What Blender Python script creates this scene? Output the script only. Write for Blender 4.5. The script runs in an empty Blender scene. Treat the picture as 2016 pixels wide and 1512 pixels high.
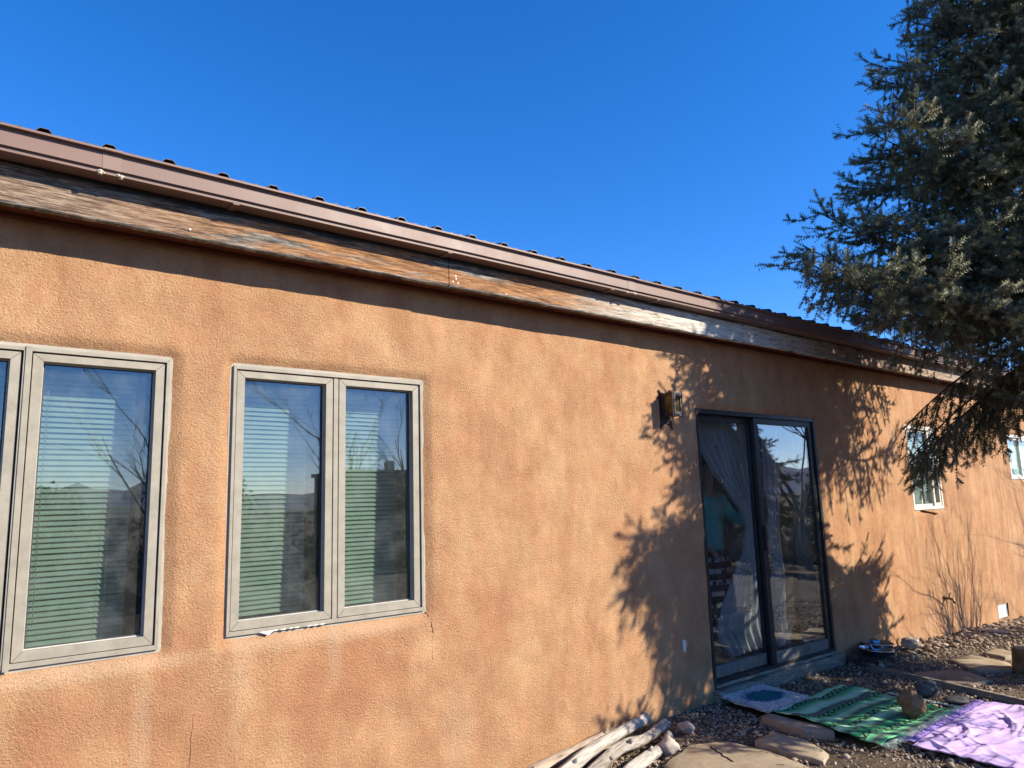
import bpy, math, random
import numpy as np
from mathutils import Vector, Matrix, Euler, noise as mnoise

random.seed(7); rng = np.random.default_rng(7)
sc = bpy.context.scene
col = sc.collection

# ------------------------------------------------------------------ camera
YAW, PITCH, ROLL, FPX = math.radians(38.8067), math.radians(9.1162), math.radians(-1.7430), 1444.87
def cam_axes(y, p, r):
    f = Vector((math.sin(y)*math.cos(p), math.cos(y)*math.cos(p), math.sin(p)))
    rt = Vector((math.cos(y), -math.sin(y), 0)); up = rt.cross(f)
    return rt*math.cos(r)+up*math.sin(r), -rt*math.sin(r)+up*math.cos(r), f
rt, up, fw = cam_axes(YAW, PITCH, ROLL)
cd = bpy.data.cameras.new('camera'); cam = bpy.data.objects.new('camera', cd); col.objects.link(cam)
cd.sensor_width = 36; cd.lens = 36*FPX/2016; cd.clip_start = .05; cd.clip_end = 20000
m = Matrix((rt, up, -fw)).transposed().to_4x4(); m.translation = (0, 0, 1.5)
cam.matrix_world = m
sc.camera = cam

# ------------------------------------------------------------------ sky and sun
SUN = Vector((.75, -1, .69)).normalized()
w = bpy.data.worlds.new('World'); sc.world = w; w.use_nodes = True
nt = w.node_tree; nt.nodes.clear()
sky = nt.nodes.new('ShaderNodeTexSky'); sky.sky_type = 'NISHITA'; sky.sun_disc = False
sky.sun_elevation = math.asin(SUN.z); sky.sun_rotation = math.atan2(SUN.x, SUN.y)
sky.altitude = 2000; sky.air_density = 1.0; sky.dust_density = .3; sky.ozone_density = 3.0
hs = nt.nodes.new('ShaderNodeHueSaturation'); hs.inputs['Saturation'].default_value = 1.32
bg = nt.nodes.new('ShaderNodeBackground'); bg.inputs[1].default_value = .116
wo = nt.nodes.new('ShaderNodeOutputWorld')
tn = nt.nodes.new('ShaderNodeMix'); tn.data_type = 'RGBA'; tn.blend_type = 'MULTIPLY'; tn.inputs[0].default_value = 1; tn.inputs[7].default_value = (1.06, .99, 1.20, 1)
nt.links.new(sky.outputs[0], hs.inputs['Color']); nt.links.new(hs.outputs[0], tn.inputs[6]); nt.links.new(tn.outputs[2], bg.inputs[0]); nt.links.new(bg.outputs[0], wo.inputs[0])
sl = bpy.data.lights.new('sun', 'SUN'); sl.energy = 5.0; sl.angle = math.radians(.53); sl.color = (1, .92, .77)
so = bpy.data.objects.new('sun', sl); col.objects.link(so); so.rotation_mode = 'QUATERNION'
so.rotation_quaternion = SUN.to_track_quat('Z', 'Y'); so.location = (6, -8, 12)
sc.view_settings.view_transform = 'Standard'; sc.view_settings.look = 'None'
sc.view_settings.gamma = 1; sc.view_settings.exposure = 1.0
sc.render.resolution_x = 1024; sc.render.resolution_y = 768
sc.render.engine = 'CYCLES'
sc.cycles.max_bounces = 10; sc.cycles.transparent_max_bounces = 24

# ------------------------------------------------------------------ object helpers
def link(o, parent=None):
    col.objects.link(o)
    if parent is not None: o.parent = parent
    return o
def tag(o, label=None, cat=None, group=None, kind=None):
    for k, v in (('label', label), ('category', cat), ('group', group), ('kind', kind)):
        if v: o[k] = v
    return o
def thing(name, label, cat, loc=(0, 0, 0), group=None):
    o = bpy.data.objects.new(name, None); o.empty_display_size = .1; o.location = loc; link(o)
    o['_w'] = 1; del o['_w']
    return tag(o, label, cat, group)
WL = {}
def wloc(o):
    v = Vector((0, 0, 0))
    while o is not None: v = v + Vector(o.location); o = o.parent
    return v
class MB:
    """collects geometry in world coordinates"""
    def __init__(s): s.v = []; s.f = []; s.n = 0; s.mi = []
    def add(s, v, f, mi=0):
        v = [tuple(p) for p in v]
        s.v += v; s.f += [tuple(i+s.n for i in q) for q in f]; s.n += len(v); s.mi += [mi]*len(f); return s
    def box(s, a, b, mi=0):
        x0, y0, z0 = a; x1, y1, z1 = b
        v = [(x0,y0,z0),(x1,y0,z0),(x1,y1,z0),(x0,y1,z0),(x0,y0,z1),(x1,y0,z1),(x1,y1,z1),(x0,y1,z1)]
        return s.add(v, [(0,3,2,1),(4,5,6,7),(0,1,5,4),(1,2,6,5),(2,3,7,6),(3,0,4,7)], mi)
    def prism(s, poly, axis, a, b, mi=0):
        """poly: 2d outline counter-clockwise; axis 'x': (y,z) 'y': (x,z) 'z': (x,y)"""
        n = len(poly)
        def P(p, t):
            return {'x': (t, p[0], p[1]), 'y': (p[0], t, p[1]), 'z': (p[0], p[1], t)}[axis]
        v = [P(p, a) for p in poly]+[P(p, b) for p in poly]
        f = [tuple(range(n))[::-1], tuple(range(n, 2*n))]+[(i, (i+1) % n, n+(i+1) % n, n+i) for i in range(n)]
        return s.add(v, f, mi)
    def tube(s, pts, rad, k=8, cap=True, mi=0, flat=1.0, jit=0):
        pts = [Vector(p) for p in pts]; n = len(pts)
        if not hasattr(rad, '__len__'): rad = [rad]*n
        v = []; u = None
        for i, p in enumerate(pts):
            t = (pts[min(i+1, n-1)]-pts[max(i-1, 0)]).normalized()
            if u is None: u = t.orthogonal().normalized()
            u = (u-t*u.dot(t)).normalized(); w_ = t.cross(u)
            for j in range(k):
                a = 2*math.pi*j/k; r = rad[i]*(1+(random.uniform(-jit, jit) if jit else 0))
                v.append(p+u*math.cos(a)*r+w_*math.sin(a)*r*flat)
        f = [(i*k+j, i*k+(j+1) % k, (i+1)*k+(j+1) % k, (i+1)*k+j) for i in range(n-1) for j in range(k)]
        if cap: f += [tuple(range(k))[::-1], tuple(range((n-1)*k, n*k))]
        return s.add(v, f, mi)
    def build(s, name, mat, parent=None, smooth=False, bevel=0):
        return mesh_obj(name, np.array(s.v, dtype=float), s.f, mat, parent, smooth, bevel, s.mi)
def mesh_obj(name, v, f, mat, parent=None, smooth=False, bevel=0, mi=None):
    me = bpy.data.meshes.new(name)
    off = wloc(parent) if parent is not None else Vector((0, 0, 0))
    org = Vector((0, 0, 0))
    v = np.asarray(v, dtype=float)
    if parent is None and len(v):
        org = Vector(((v[:,0].min()+v[:,0].max())/2, (v[:,1].min()+v[:,1].max())/2, v[:,2].min()))
    vv = v-np.array(off)-np.array(org)
    if isinstance(f, np.ndarray):
        nf, k = f.shape
        me.vertices.add(len(vv)); me.vertices.foreach_set('co', vv.astype(np.float32).ravel())
        me.loops.add(nf*k); me.loops.foreach_set('vertex_index', f.astype(np.int32).ravel())
        me.polygons.add(nf); me.polygons.foreach_set('loop_start', np.arange(0, nf*k, k, dtype=np.int32))
        me.update(calc_edges=True)
    else:
        me.from_pydata(vv.tolist(), [], f); me.update()
    for mm in (mat if isinstance(mat, (list, tuple)) else [mat]): me.materials.append(mm)
    if mi is not None and isinstance(mat, (list, tuple)): me.polygons.foreach_set('material_index', mi)
    if smooth: me.polygons.foreach_set('use_smooth', [True]*len(me.polygons))
    o = bpy.data.objects.new(name, me); o.location = org; link(o, parent)
    if bevel:
        b = o.modifiers.new('bevel', 'BEVEL'); b.width = bevel; b.segments = 2; b.limit_method = 'ANGLE'
    return o
def fbm(x, y, z=0., o=4, s=1.0):
    return mnoise.fractal(Vector((x*s, y*s, z*s)), .6, 2.0, o)

# ------------------------------------------------------------------ materials
class N:
    def __init__(s, name):
        s.m = bpy.data.materials.new(name); s.m.use_nodes = True; s.t = s.m.node_tree; s.t.nodes.clear()
        s.out = s.t.nodes.new('ShaderNodeOutputMaterial')
    def n(s, typ, **kw):
        nd = s.t.nodes.new('ShaderNode'+typ)
        for k, v in kw.items():
            if k in nd.inputs: s.set(nd.inputs[k], v)
            else: setattr(nd, k, v)
        return nd
    def set(s, inp, v):
        if isinstance(v, bpy.types.NodeSocket): s.t.links.new(v, inp)
        elif isinstance(v, (tuple, list)) and len(v) == 3 and inp.type == 'RGBA': inp.default_value = (*v, 1)
        else: inp.default_value = v
    def pos(s): return s.n('NewGeometry').outputs['Position']
    def obj(s): return s.n('TexCoord').outputs['Object']
    def map(s, v, scale=(1,1,1), rot=(0,0,0), loc=(0,0,0)):
        nd = s.n('Mapping'); s.set(nd.inputs[0], v); nd.inputs['Scale'].default_value = scale
        nd.inputs['Rotation'].default_value = rot; nd.inputs['Location'].default_value = loc; return nd.outputs[0]
    def noise(s, v, scale, detail=4, rough=.55, dist=0):
        nd = s.n('TexNoise'); s.set(nd.inputs['Vector'], v); nd.inputs['Scale'].default_value = scale
        nd.inputs['Detail'].default_value = detail; nd.inputs['Roughness'].default_value = rough
        nd.inputs['Distortion'].default_value = dist; return nd.outputs[0]
    def ramp(s, f, stops, interp='LINEAR'):
        nd = s.n('ValToRGB'); s.set(nd.inputs[0], f); cr = nd.color_ramp; cr.interpolation = interp
        while len(cr.elements) < len(stops): cr.elements.new(.5)
        for e, (p, c) in zip(cr.elements, stops):
            e.position = p; e.color = (*c, 1) if isinstance(c, (tuple, list)) else (c, c, c, 1)
        return nd.outputs[0]
    def mix(s, f, a, b, mode='MIX'):
        nd = s.n('Mix', data_type='RGBA', blend_type=mode)
        s.set(nd.inputs[0], f); s.set(nd.inputs[6], a); s.set(nd.inputs[7], b); return nd.outputs[2]
    def math(s, op, a, b=0, c=0):
        nd = s.n('Math', operation=op); s.set(nd.inputs[0], a); s.set(nd.inputs[1], b); s.set(nd.inputs[2], c); return nd.outputs[0]
    def mr(s, v, a, b, c=0, d=1):
        nd = s.n('MapRange'); s.set(nd.inputs[0], v)
        for i, q in zip((1,2,3,4), (a,b,c,d)): s.set(nd.inputs[i], q)
        return nd.outputs[0]
    def sep(s, v):
        nd = s.n('SeparateXYZ'); s.set(nd.inputs[0], v); return nd.outputs
    def comb(s, x, y, z):
        nd = s.n('CombineXYZ'); s.set(nd.inputs[0], x); s.set(nd.inputs[1], y); s.set(nd.inputs[2], z); return nd.outputs[0]
    def bump(s, h, strength=.5, dist=.01, normal=None):
        nd = s.n('Bump'); s.set(nd.inputs['Height'], h); nd.inputs['Strength'].default_value = strength
        nd.inputs['Distance'].default_value = dist
        if normal is not None: s.set(nd.inputs['Normal'], normal)
        return nd.outputs[0]
    def pbr(s, color, rough=.6, metal=0, normal=None, spec=.5, **kw):
        p = s.n('BsdfPrincipled'); s.set(p.inputs['Base Color'], color); s.set(p.inputs['Roughness'], rough)
        p.inputs['Metallic'].default_value = metal; p.inputs['Specular IOR Level'].default_value = spec
        if normal is not None: s.set(p.inputs['Normal'], normal)
        for k, v in kw.items(): s.set(p.inputs[k.replace('_', ' ')], v)
        s.t.links.new(p.outputs[0], s.out.inputs[0]); return s.m
    def surf(s, sh): s.t.links.new(sh, s.out.inputs[0]); return s.m
def simple(name, c, rough=.6, metal=0, var=.15, scale=8, bump=.1, bd=.003, spec=.5):
    n = N(name); p = n.pos(); f = n.noise(p, scale, 5)
    a = tuple(x*(1-var) for x in c); b = tuple(min(1, x*(1+var)) for x in c)
    cc = n.ramp(f, [(.3, a), (.7, b)])
    nm = n.bump(n.noise(p, scale*12, 3), bump, bd) if bump else None
    rr = n.mr(n.noise(p, scale*2, 3), 0, 1, max(0, rough-.12), min(1, rough+.12))
    return n.pbr(cc, rr, metal, nm, spec)

def mat_stucco():
    n = N('stucco'); p = n.pos(); s = n.sep(p)
    big = n.noise(n.map(p, (1, 1, .55)), 2.3, 5, .6, .3)
    med = n.noise(n.map(p, (1, 1, .5)), 8.0, 4, .6)
    c = n.ramp(n.math('ADD', n.math('ADD', n.math('MULTIPLY', big, .34), n.math('MULTIPLY', med, .36)), n.math('MULTIPLY', n.noise(p, 20, 5, .7), .30)),
               [(.37, (.385, .187, .096)), (.48, (.460, .248, .127)), (.60, (.530, .318, .168))])
    # vertical drip streaks, stronger on the far wall and low down
    st = n.noise(n.map(p, (7, 1, .45)), 2.0, 4, .6)
    far = n.mr(s[0], 5.5, 9.0, .10, .8)
    c = n.mix(n.math('MULTIPLY', n.ramp(st, [(.48, 0), (.62, 1)]), n.math('MULTIPLY', far, .45)), c, (.29, .145, .082))
    c = n.mix(n.math('MULTIPLY', n.ramp(n.noise(n.map(p, (9, 1, .4), loc=(5,0,3)), 2.0, 4), [(.55, 0), (.68, 1)]), n.math('MULTIPLY', far, .5)), c, (.50, .34, .235))
    def blob(cx, cz, rx, rz):
        dx = n.math('DIVIDE', n.math('SUBTRACT', s[0], cx), rx); dz = n.math('DIVIDE', n.math('SUBTRACT', s[2], cz), rz)
        d = n.math('ADD', n.math('MULTIPLY', dx, dx), n.math('MULTIPLY', dz, dz))
        wob = n.math('ADD', d, n.math('MULTIPLY', n.math('SUBTRACT', med, .5), 1.6))
        return n.mr(wob, .1, 1.15, 1, 0)
    # redder patches under the sills, pale salt streaks below the corners
    for cx, cz, rx, rz, a in ((.55, .60, .30, .26, .55), (1.75, .62, .50, .28, .60), (2.7, .8, .3, .25, .3), (1.05, .40, .16, .35, .35), (.2, .1, .8, .3, .3), (2.2, .1, .5, .25, .25)):
        c = n.mix(n.math('MULTIPLY', blob(cx, cz, rx, rz), a), c, (.40, .180, .090))
    for cx, cz, rx, rz, a in ((.80, .45, .045, .55, .32), (1.22, .80, .06, .25, .3), (1.68, .78, .05, .20, .3), (.10, .74, .09, .20, .4), (.62, .86, .5, .045, .45), (1.66, .87, .6, .05, .4), (2.42, .25, .12, .3, .25)):
        c = n.mix(n.math('MULTIPLY', blob(cx, cz, rx, rz), a), c, (.58, .40, .26))
    # pits between sand grains
    g1 = n.noise(n.map(p, (1, 1, 1)), 150, 4, .75)
    g2 = n.n('TexVoronoi', feature='F1'); n.set(g2.inputs['Vector'], p); g2.inputs['Scale'].default_value = 115
    c = n.mix(n.ramp(g1, [(.33, .6), (.42, 0)]), c, (.26, .115, .055))
    g3 = n.noise(n.map(p, (1, 1, 1), loc=(3, 1, 2)), 85, 5, .8)
    h = n.math('ADD', n.math('MULTIPLY', n.ramp(g3, [(.33, 0), (.62, 1)]), .8), n.math('MULTIPLY', g2.outputs['Distance'], -.5))
    c = n.mix(n.ramp(g2.outputs['Distance'], [(.66, 0), (.9, .4)]), c, (.26, .115, .055))
    n1 = n.bump(n.noise(n.map(p, (1,1,.7)), 7, 4), .35, .03)
    h = n.math('MULTIPLY', h, n.mr(n.noise(p, 5, 3), .3, .7, .55, 1.15))
    n2 = n.bump(h, .85, .0085, n1)
    return n.pbr(c, .95, 0, n2, .15)

def mat_wood(name, dark, mid, light, xgrain=True, k=1.0, silver=None, rough=.8):
    n = N(name); p = n.pos(); s = n.sep(p)
    a = n.noise(n.map(p, (2.2, 1, 30)), 2.6, 8, .72, .5)
    b = n.noise(n.map(p, (9, 1, 170)), 2.2, 5, .7)
    f = n.math('ADD', n.math('MULTIPLY', a, .6), n.math('MULTIPLY', b, .4))
    c = n.ramp(f, [(.40, dark), (.50, mid), (.62, light)])
    h = b
    if silver:
        w_ = n.noise(n.map(p, (.8, 1, 9.0)), 1.8, 6, .65)
        # grey weathering: edges of the board, and the stretch from 3.4 m on
        e = n.math('ADD', n.mr(s[2], 2.86, 2.93, 0, 1), n.mr(n.math('ADD', s[2], n.math('MULTIPLY', w_, .03)), 2.765, 2.745, 0, .9))
        gl = n.ramp(n.math('ADD', w_, n.math('MULTIPLY', e, .28)), [(.5, 0), (.62, 1)])
        grey = n.ramp(f, [(.42, (.025, .023, .022)), (.5, (.12, .11, .095)), (.58, (.32, .29, .245))])
        left = n.mr(s[0], 1.5, .4, 0, .6)
        c = n.mix(n.math('MAXIMUM', gl, left), c, grey)
        sil = n.ramp(f, [(.41, (.15, .135, .11)), (.47, (.42, .39, .33)), (.56, (.60, .57, .49))])
        sx = n.math('MULTIPLY', n.mr(n.math('ADD', s[0], n.math('MULTIPLY', w_, 2.2)), 4.1, 5.6, 0, 1), n.mr(s[0], 6.8, 5.6, .25, 1))
        c = n.mix(sx, c, sil)
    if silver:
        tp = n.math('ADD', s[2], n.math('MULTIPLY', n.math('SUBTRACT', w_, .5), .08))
        c = n.mix(n.mr(tp, 2.872, 2.890, 0, .95), c, (.016, .015, .016))  # gutter's shadow painted as a near-black strip along the board's top
    return n.pbr(c, rough, 0, n.bump(h, .7, .005*k), .25)

M = {}
M['stucco'] = mat_stucco()
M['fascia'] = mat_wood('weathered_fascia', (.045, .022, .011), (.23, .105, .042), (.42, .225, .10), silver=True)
M['soffit'] = mat_wood('stained_soffit', (.055, .016, .009), (.10, .028, .014), (.15, .045, .022))
M['sill_wood'] = mat_wood('grey_timber', (.10, .085, .065), (.23, .20, .155), (.36, .31, .24))
M['gutter'] = simple('gutter_paint', (.170, .104, .083), .5, 0, .08, 3, .03, .0005, .3)
M['gutter_band'] = simple('gutter_sleeve', (.178, .108, .085), .55, 0, .1, 9, .05, .001, .4)
M['caulk'] = simple('caulk', (.55, .48, .36), .7, 0, .2, 60, .4, .003)
M['roof'] = simple('roof_steel', (.055, .045, .045), .45, 0, .15, 6, .05, .001)
def mat_frame():
    n = N('window_paint'); p = n.pos()
    f = n.noise(p, 14, 5, .65); sp = n.noise(p, 70, 2, .5)
    c = n.ramp(f, [(.3, (.215, .190, .148)), (.7, (.29, .26, .205))])
    c = n.mix(n.ramp(sp, [(.66, 0), (.74, .5)]), c, (.22, .18, .14))
    return n.pbr(c, .6, 0, n.bump(sp, .12, .001), .35)
M['frame'] = mat_frame()
M['frame_light'] = simple('almond_vinyl', (.60, .55, .45), .55, 0, .06, 10, .05, .001)
M['bead'] = simple('glazing_bead', (.62, .60, .56), .45, 0, .1, 20, .05, .001)
M['bead2'] = simple('inner_bead', (.40, .38, .34), .5, 0, .1, 20, .05, .001)
M['gasket'] = simple('gasket', (.03, .028, .026), .6, 0, .2, 20, .05, .001)
M['bronze'] = simple('bronze_aluminium', (.018, .017, .017), .45, 0, .25, 12, .08, .001, .35)
M['grey_rail'] = simple('weathered_rail', (.14, .13, .115), .6, 0, .25, 20, .2, .002, .4)
M['iron'] = simple('rusty_iron', (.045, .03, .026), .5, .5, .35, 40, .3, .002)
M['iron_light'] = simple('pale_iron', (.16, .14, .14), .42, .6, .3, 40, .3, .002)
M['white_metal'] = simple('white_vent_paint', (.74, .74, .73), .5, 0, .05, 15, .05, .001)
M['brass'] = simple('dull_brass', (.20, .14, .075), .4, .8, .2, 40, .1, .001)
M['steel'] = simple('bowl_steel', (.55, .56, .58), .16, 1, .08, 10, .02, .001)
M['black'] = simple('black_rubber', (.012, .012, .012), .6)
M['plaster'] = simple('room_plaster', (.42, .40, .37), .9, 0, .05, 4, .1, .002)
M['room_floor'] = simple('room_floor', (.10, .065, .045), .6)
M['reveal'] = simple('reveal_board', (.30, .27, .22), .8)
def mat_glass(name, tint, ior=1.6, dirt=.03, wave=.0006):
    n = N(name); p = n.pos()
    nm = n.bump(n.noise(n.map(p, (1, 1, .7)), 2.2, 1), .5, wave)
    bf = n.n('NewGeometry').outputs['Backfacing']
    fr = n.n('Fresnel'); n.set(fr.inputs[0], n.mr(bf, 0, 1, ior, 1/ior)); n.set(fr.inputs['Normal'], nm)
    gl = n.n('BsdfGlossy'); gl.inputs['Roughness'].default_value = .0; n.set(gl.inputs['Normal'], nm); gl.inputs['Color'].default_value = (1,1,1,1)
    tr = n.n('BsdfTransparent'); tr.inputs[0].default_value = (*tint, 1)
    mx = n.n('MixShader'); n.set(mx.inputs[0], fr.outputs[0]); n.set(mx.inputs[1], tr.outputs[0]); n.set(mx.inputs[2], gl.outputs[0])
    df = n.n('BsdfDiffuse'); df.inputs[0].default_value = (.6, .6, .58, 1)
    d = n.math('MULTIPLY', n.ramp(n.noise(p, 9, 6, .7), [(.45, .25), (.75, 1)]), dirt)
    m2 = n.n('MixShader'); n.set(m2.inputs[0], d); n.set(m2.inputs[1], mx.outputs[0]); n.set(m2.inputs[2], df.outputs[0])
    return n.surf(m2.outputs[0])
M['glass'] = mat_glass('tinted_glass', (.590, .660, .625), 1.85, .06)
M['door_glass'] = mat_glass('door_glass', (.90, .93, .93), 1.95, .04, .0016)
M['far_glass'] = mat_glass('far_glass', (.85, .92, .90), 1.6, .03)
def mat_amber():
    n = N('amber_glass'); p = n.pos(); f = n.noise(n.map(p, (1, 1, .5)), 40, 4, .6)
    return n.pbr(n.ramp(f, [(.35, (.05, .03, .008)), (.65, (.22, .14, .04))]), .25, 0, n.bump(f, .4, .003), .5, Transmission_Weight=.35)
M['amber'] = mat_amber()
M['blind'] = simple('blind_slat', (.80, .80, .74), .5, 0, .03, 5, 0)
M['blind_cyan'] = simple('closed_blind', (.70, .78, .76), .6, 0, .04, 5, 0)
def mat_sheer():
    n = N('sheer_curtain'); p = n.pos()
    df = n.n('BsdfDiffuse'); df.inputs[0].default_value = (.80, .81, .84, 1)
    tl = n.n('BsdfTranslucent'); tl.inputs[0].default_value = (.80, .81, .84, 1)
    tr = n.n('BsdfTransparent')
    a = n.n('MixShader'); a.inputs[0].default_value = .45; n.set(a.inputs[1], df.outputs[0]); n.set(a.inputs[2], tl.outputs[0])
    b = n.n('MixShader'); b.inputs[0].default_value = .58; n.set(b.inputs[1], tr.outputs[0]); n.set(b.inputs[2], a.outputs[0])
    return n.surf(b.outputs[0])
M['sheer'] = mat_sheer()
M['skin'] = simple('skin', (.42, .24, .17), .55, 0, .05, 10, .05, .001)
M['hair'] = simple('dark_hair', (.015, .011, .009), .5, 0, .2, 40, .4, .004)
def mat_sweater():
    n = N('teal_sweater'); p = n.pos()
    f = n.noise(n.map(p, (1, 1, 1)), 6, 4)
    c = n.ramp(f, [(.35, (.06, .36, .33)), (.65, (.16, .52, .47))])
    return n.pbr(c, .9, 0, n.bump(n.noise(p, 120, 3), .5, .004), .2)
M['sweater'] = mat_sweater()
def mat_skirt():
    n = N('patterned_cloth'); p = n.pos(); s = n.sep(p)
    w_ = n.n('TexWave', wave_type='BANDS', bands_direction='Z'); n.set(w_.inputs['Vector'], p); w_.inputs['Scale'].default_value = 3.2
    w_.inputs['Distortion'].default_value = .6
    z = n.noise(n.map(p, (40, 40, 12)), 1, 2)
    c = n.mix(n.math('MULTIPLY', n.ramp(w_.outputs[1], [(.55, 0), (.65, 1)]), n.ramp(z, [(.45, 0), (.5, 1)])), (.02, .018, .02), (.42, .40, .38))
    return n.pbr(c, .9, 0, None, .2)
M['skirt'] = mat_skirt()

def mat_ground():
    n = N('gravelly_dirt'); p = n.pos()
    a = n.noise(p, .9, 5, .6); b = n.noise(p, 22, 6, .7)
    c = n.ramp(n.math('ADD', n.math('MULTIPLY', a, .5), n.math('MULTIPLY', b, .5)), [(.36, (.060, .042, .028)), (.5, (.11, .080, .055)), (.64, (.17, .13, .09))])
    h = n.math('ADD', n.noise(p, 40, 6, .7), n.math('MULTIPLY', n.noise(p, 6, 3), 2.0))
    return n.pbr(c, .95, 0, n.bump(h, .8, .02), .1)
M['ground'] = mat_ground()
def mat_gravel():
    n = N('gravel_stone'); g = n.n('NewGeometry'); r = g.outputs['Random Per Island']
    c = n.ramp(r, [(0, (.15, .105, .072)), (.25, (.27, .20, .14)), (.5, (.34, .27, .195)), (.75, (.22, .165, .12)), (.9, (.44, .37, .285)), (1, (.16, .115, .08))])
    c = n.mix(n.ramp(n.noise(n.pos(), 60, 3), [(.4, 0), (.7, .4)]), c, (.16, .11, .08))
    return n.pbr(c, .9, 0, None, .2)
M['gravel'] = mat_gravel()
def mat_flag():
    n = N('sandstone'); p = n.pos()
    a = n.noise(p, 3.2, 6, .62, .5); b = n.noise(p, 28, 5, .6)
    c = n.ramp(a, [(.3, (.20, .145, .095)), (.5, (.30, .235, .16)), (.7, (.39, .315, .225))])
    c = n.mix(n.ramp(b, [(.55, 0), (.7, .45)]), c, (.19, .14, .10))
    return n.pbr(c, .9, 0, n.bump(n.math('ADD', a, n.math('MULTIPLY', b, .3)), .6, .012), .15)
M['flag'] = mat_flag()
M['rock_brown'] = simple('brown_rock', (.20, .125, .065), .85, 0, .35, 9, .7, .012, .2)
M['rock_pale'] = simple('pale_rock', (.40, .33, .27), .9, 0, .25, 14, .6, .01, .2)
M['rock_dark'] = simple('dark_rock', (.09, .085, .08), .85, 0, .35, 14, .6, .01, .2)
def mat_drift(name, c0, c1, c2):
    n = N(name); p = n.obj()
    a = n.noise(n.map(p, (1.2, 14, 14)), 3.0, 6, .62, .35); b = n.noise(n.map(p, (3, 60, 60)), 2.0, 4)
    c = n.ramp(n.math('ADD', n.math('MULTIPLY', a, .6), n.math('MULTIPLY', b, .4)), [(.36, c0), (.47, c1), (.62, c2)])
    return n.pbr(c, .85, 0, n.bump(n.math('ADD', a, b), .8, .006), .2)
M['drift_white'] = mat_drift('silver_driftwood', (.12, .10, .08), (.33, .295, .25), (.48, .44, .385))
M['drift_tan'] = mat_drift('tan_driftwood', (.09, .06, .038), (.28, .21, .155), (.42, .345, .27))
M['drift_grey'] = mat_drift('grey_driftwood', (.085, .07, .058), (.26, .22, .18), (.40, .355, .30))
def mat_bark():
    n = N('spruce_bark'); p = n.pos()
    a = n.noise(n.map(p, (1, 1, .4)), 18, 6, .7)
    c = n.ramp(a, [(.35, (.035, .025, .020)), (.65, (.13, .095, .07))])
    return n.pbr(c, .95, 0, n.bump(a, 1, .02), .1)
M['bark'] = mat_bark()
def mat_needles():
    n = N('spruce_needles'); g = n.n('NewGeometry'); r = g.outputs['Random Per Island']; p = n.pos()
    big = n.noise(p, 3.2, 4, .65)
    c = n.ramp(big, [(.34, (.075, .082, .045)), (.47, (.155, .152, .080)), (.58, (.30, .27, .13)), (.70, (.21, .14, .065))])
    c = n.mix(n.ramp(r, [(0, 0), (1, .5)]), c, (.17, .16, .10))
    pr = n.n('BsdfPrincipled'); n.set(pr.inputs['Base Color'], c); pr.inputs['Roughness'].default_value = .55; pr.inputs['Specular IOR Level'].default_value = .35
    tl = n.n('BsdfTranslucent'); n.set(tl.inputs[0], n.mix(.5, c, (.09, .12, .03)))
    m_ = n.n('MixShader'); m_.inputs[0].default_value = .28; n.set(m_.inputs[1], pr.outputs[0]); n.set(m_.inputs[2], tl.outputs[0])
    return n.surf(m_.outputs[0])
M['needles'] = mat_needles()
M['twig'] = simple('twig', (.060, .043, .032), .9, 0, .3, 10, 0)
M['cone'] = simple('spruce_cone', (.12, .055, .028), .8, 0, .3, 30, .3, .003)
M['bare_bark'] = simple('bare_branch', (.15, .115, .085), .9, 0, .3, 3, 0)
M['juniper'] = simple('juniper_leaf', (.055, .075, .035), .85, 0, .3, 2, 0)
M['grass'] = simple('dry_grass', (.30, .22, .12), .9, 0, .3, .7, 0)
M['brush'] = simple('chamisa', (.17, .145, .085), .9, 0, .35, 1.0, 0)

# ------------------------------------------------------------------ ground height
YW = 3.6          # plane of the window frames; the stucco face stands 2 cm proud of it
def gz(x, y):
    b = np.interp(x, [-6, 2.9, 4.3, 6.8, 8.5, 11.3, 16], [-.14, -.055, 0, 0, -.05, -.15, -.22])
    return b+np.clip((y-YW)*.0, -.1, 0)
def hgt(x, y): return float(gz(x, y))

# ================================================================== GROUND
def build_ground():
    def axis(c0, c1, fine, far):
        a = list(np.arange(c0, c1+1e-6, fine)); s = fine; v = c1
        while v < far: s *= 1.25; v += s; a.append(v)
        s = fine; v = c0; pre = []
        while v > -far: s *= 1.25; v -= s; pre.append(v)
        return np.array(pre[::-1]+a)
    xs = axis(1.5, 13, .08, 6000); ys = axis(-1, 3.9, .08, 6000)
    X, Y = np.meshgrid(xs, ys)
    Z = gz(X, Y)
    near = (X > 1) & (X < 14) & (Y > -2) & (Y < 4)
    for i, j in np.argwhere(near):
        Z[i, j] += fbm(X[i, j], Y[i, j], 0, 4, 1.7)*.018 - .012
    far = np.hypot(X, Y)
    back = (Y < -14)
    Z = Z+np.where(back, np.sin(X*.05)*np.clip((-Y-14)/40, 0, 1)*.8, 0)
    v = np.stack([X, Y, Z], -1).reshape(-1, 3); nx = len(xs)
    i, j = np.meshgrid(np.arange(len(ys)-1), np.arange(nx-1), indexing='ij')
    a = (i*nx+j).ravel(); f = np.stack([a, a+1, a+nx+1, a+nx], -1)
    o = mesh_obj('ground', v, f, M['ground'], None, True); tag(o, kind='structure')
build_ground()

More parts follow.
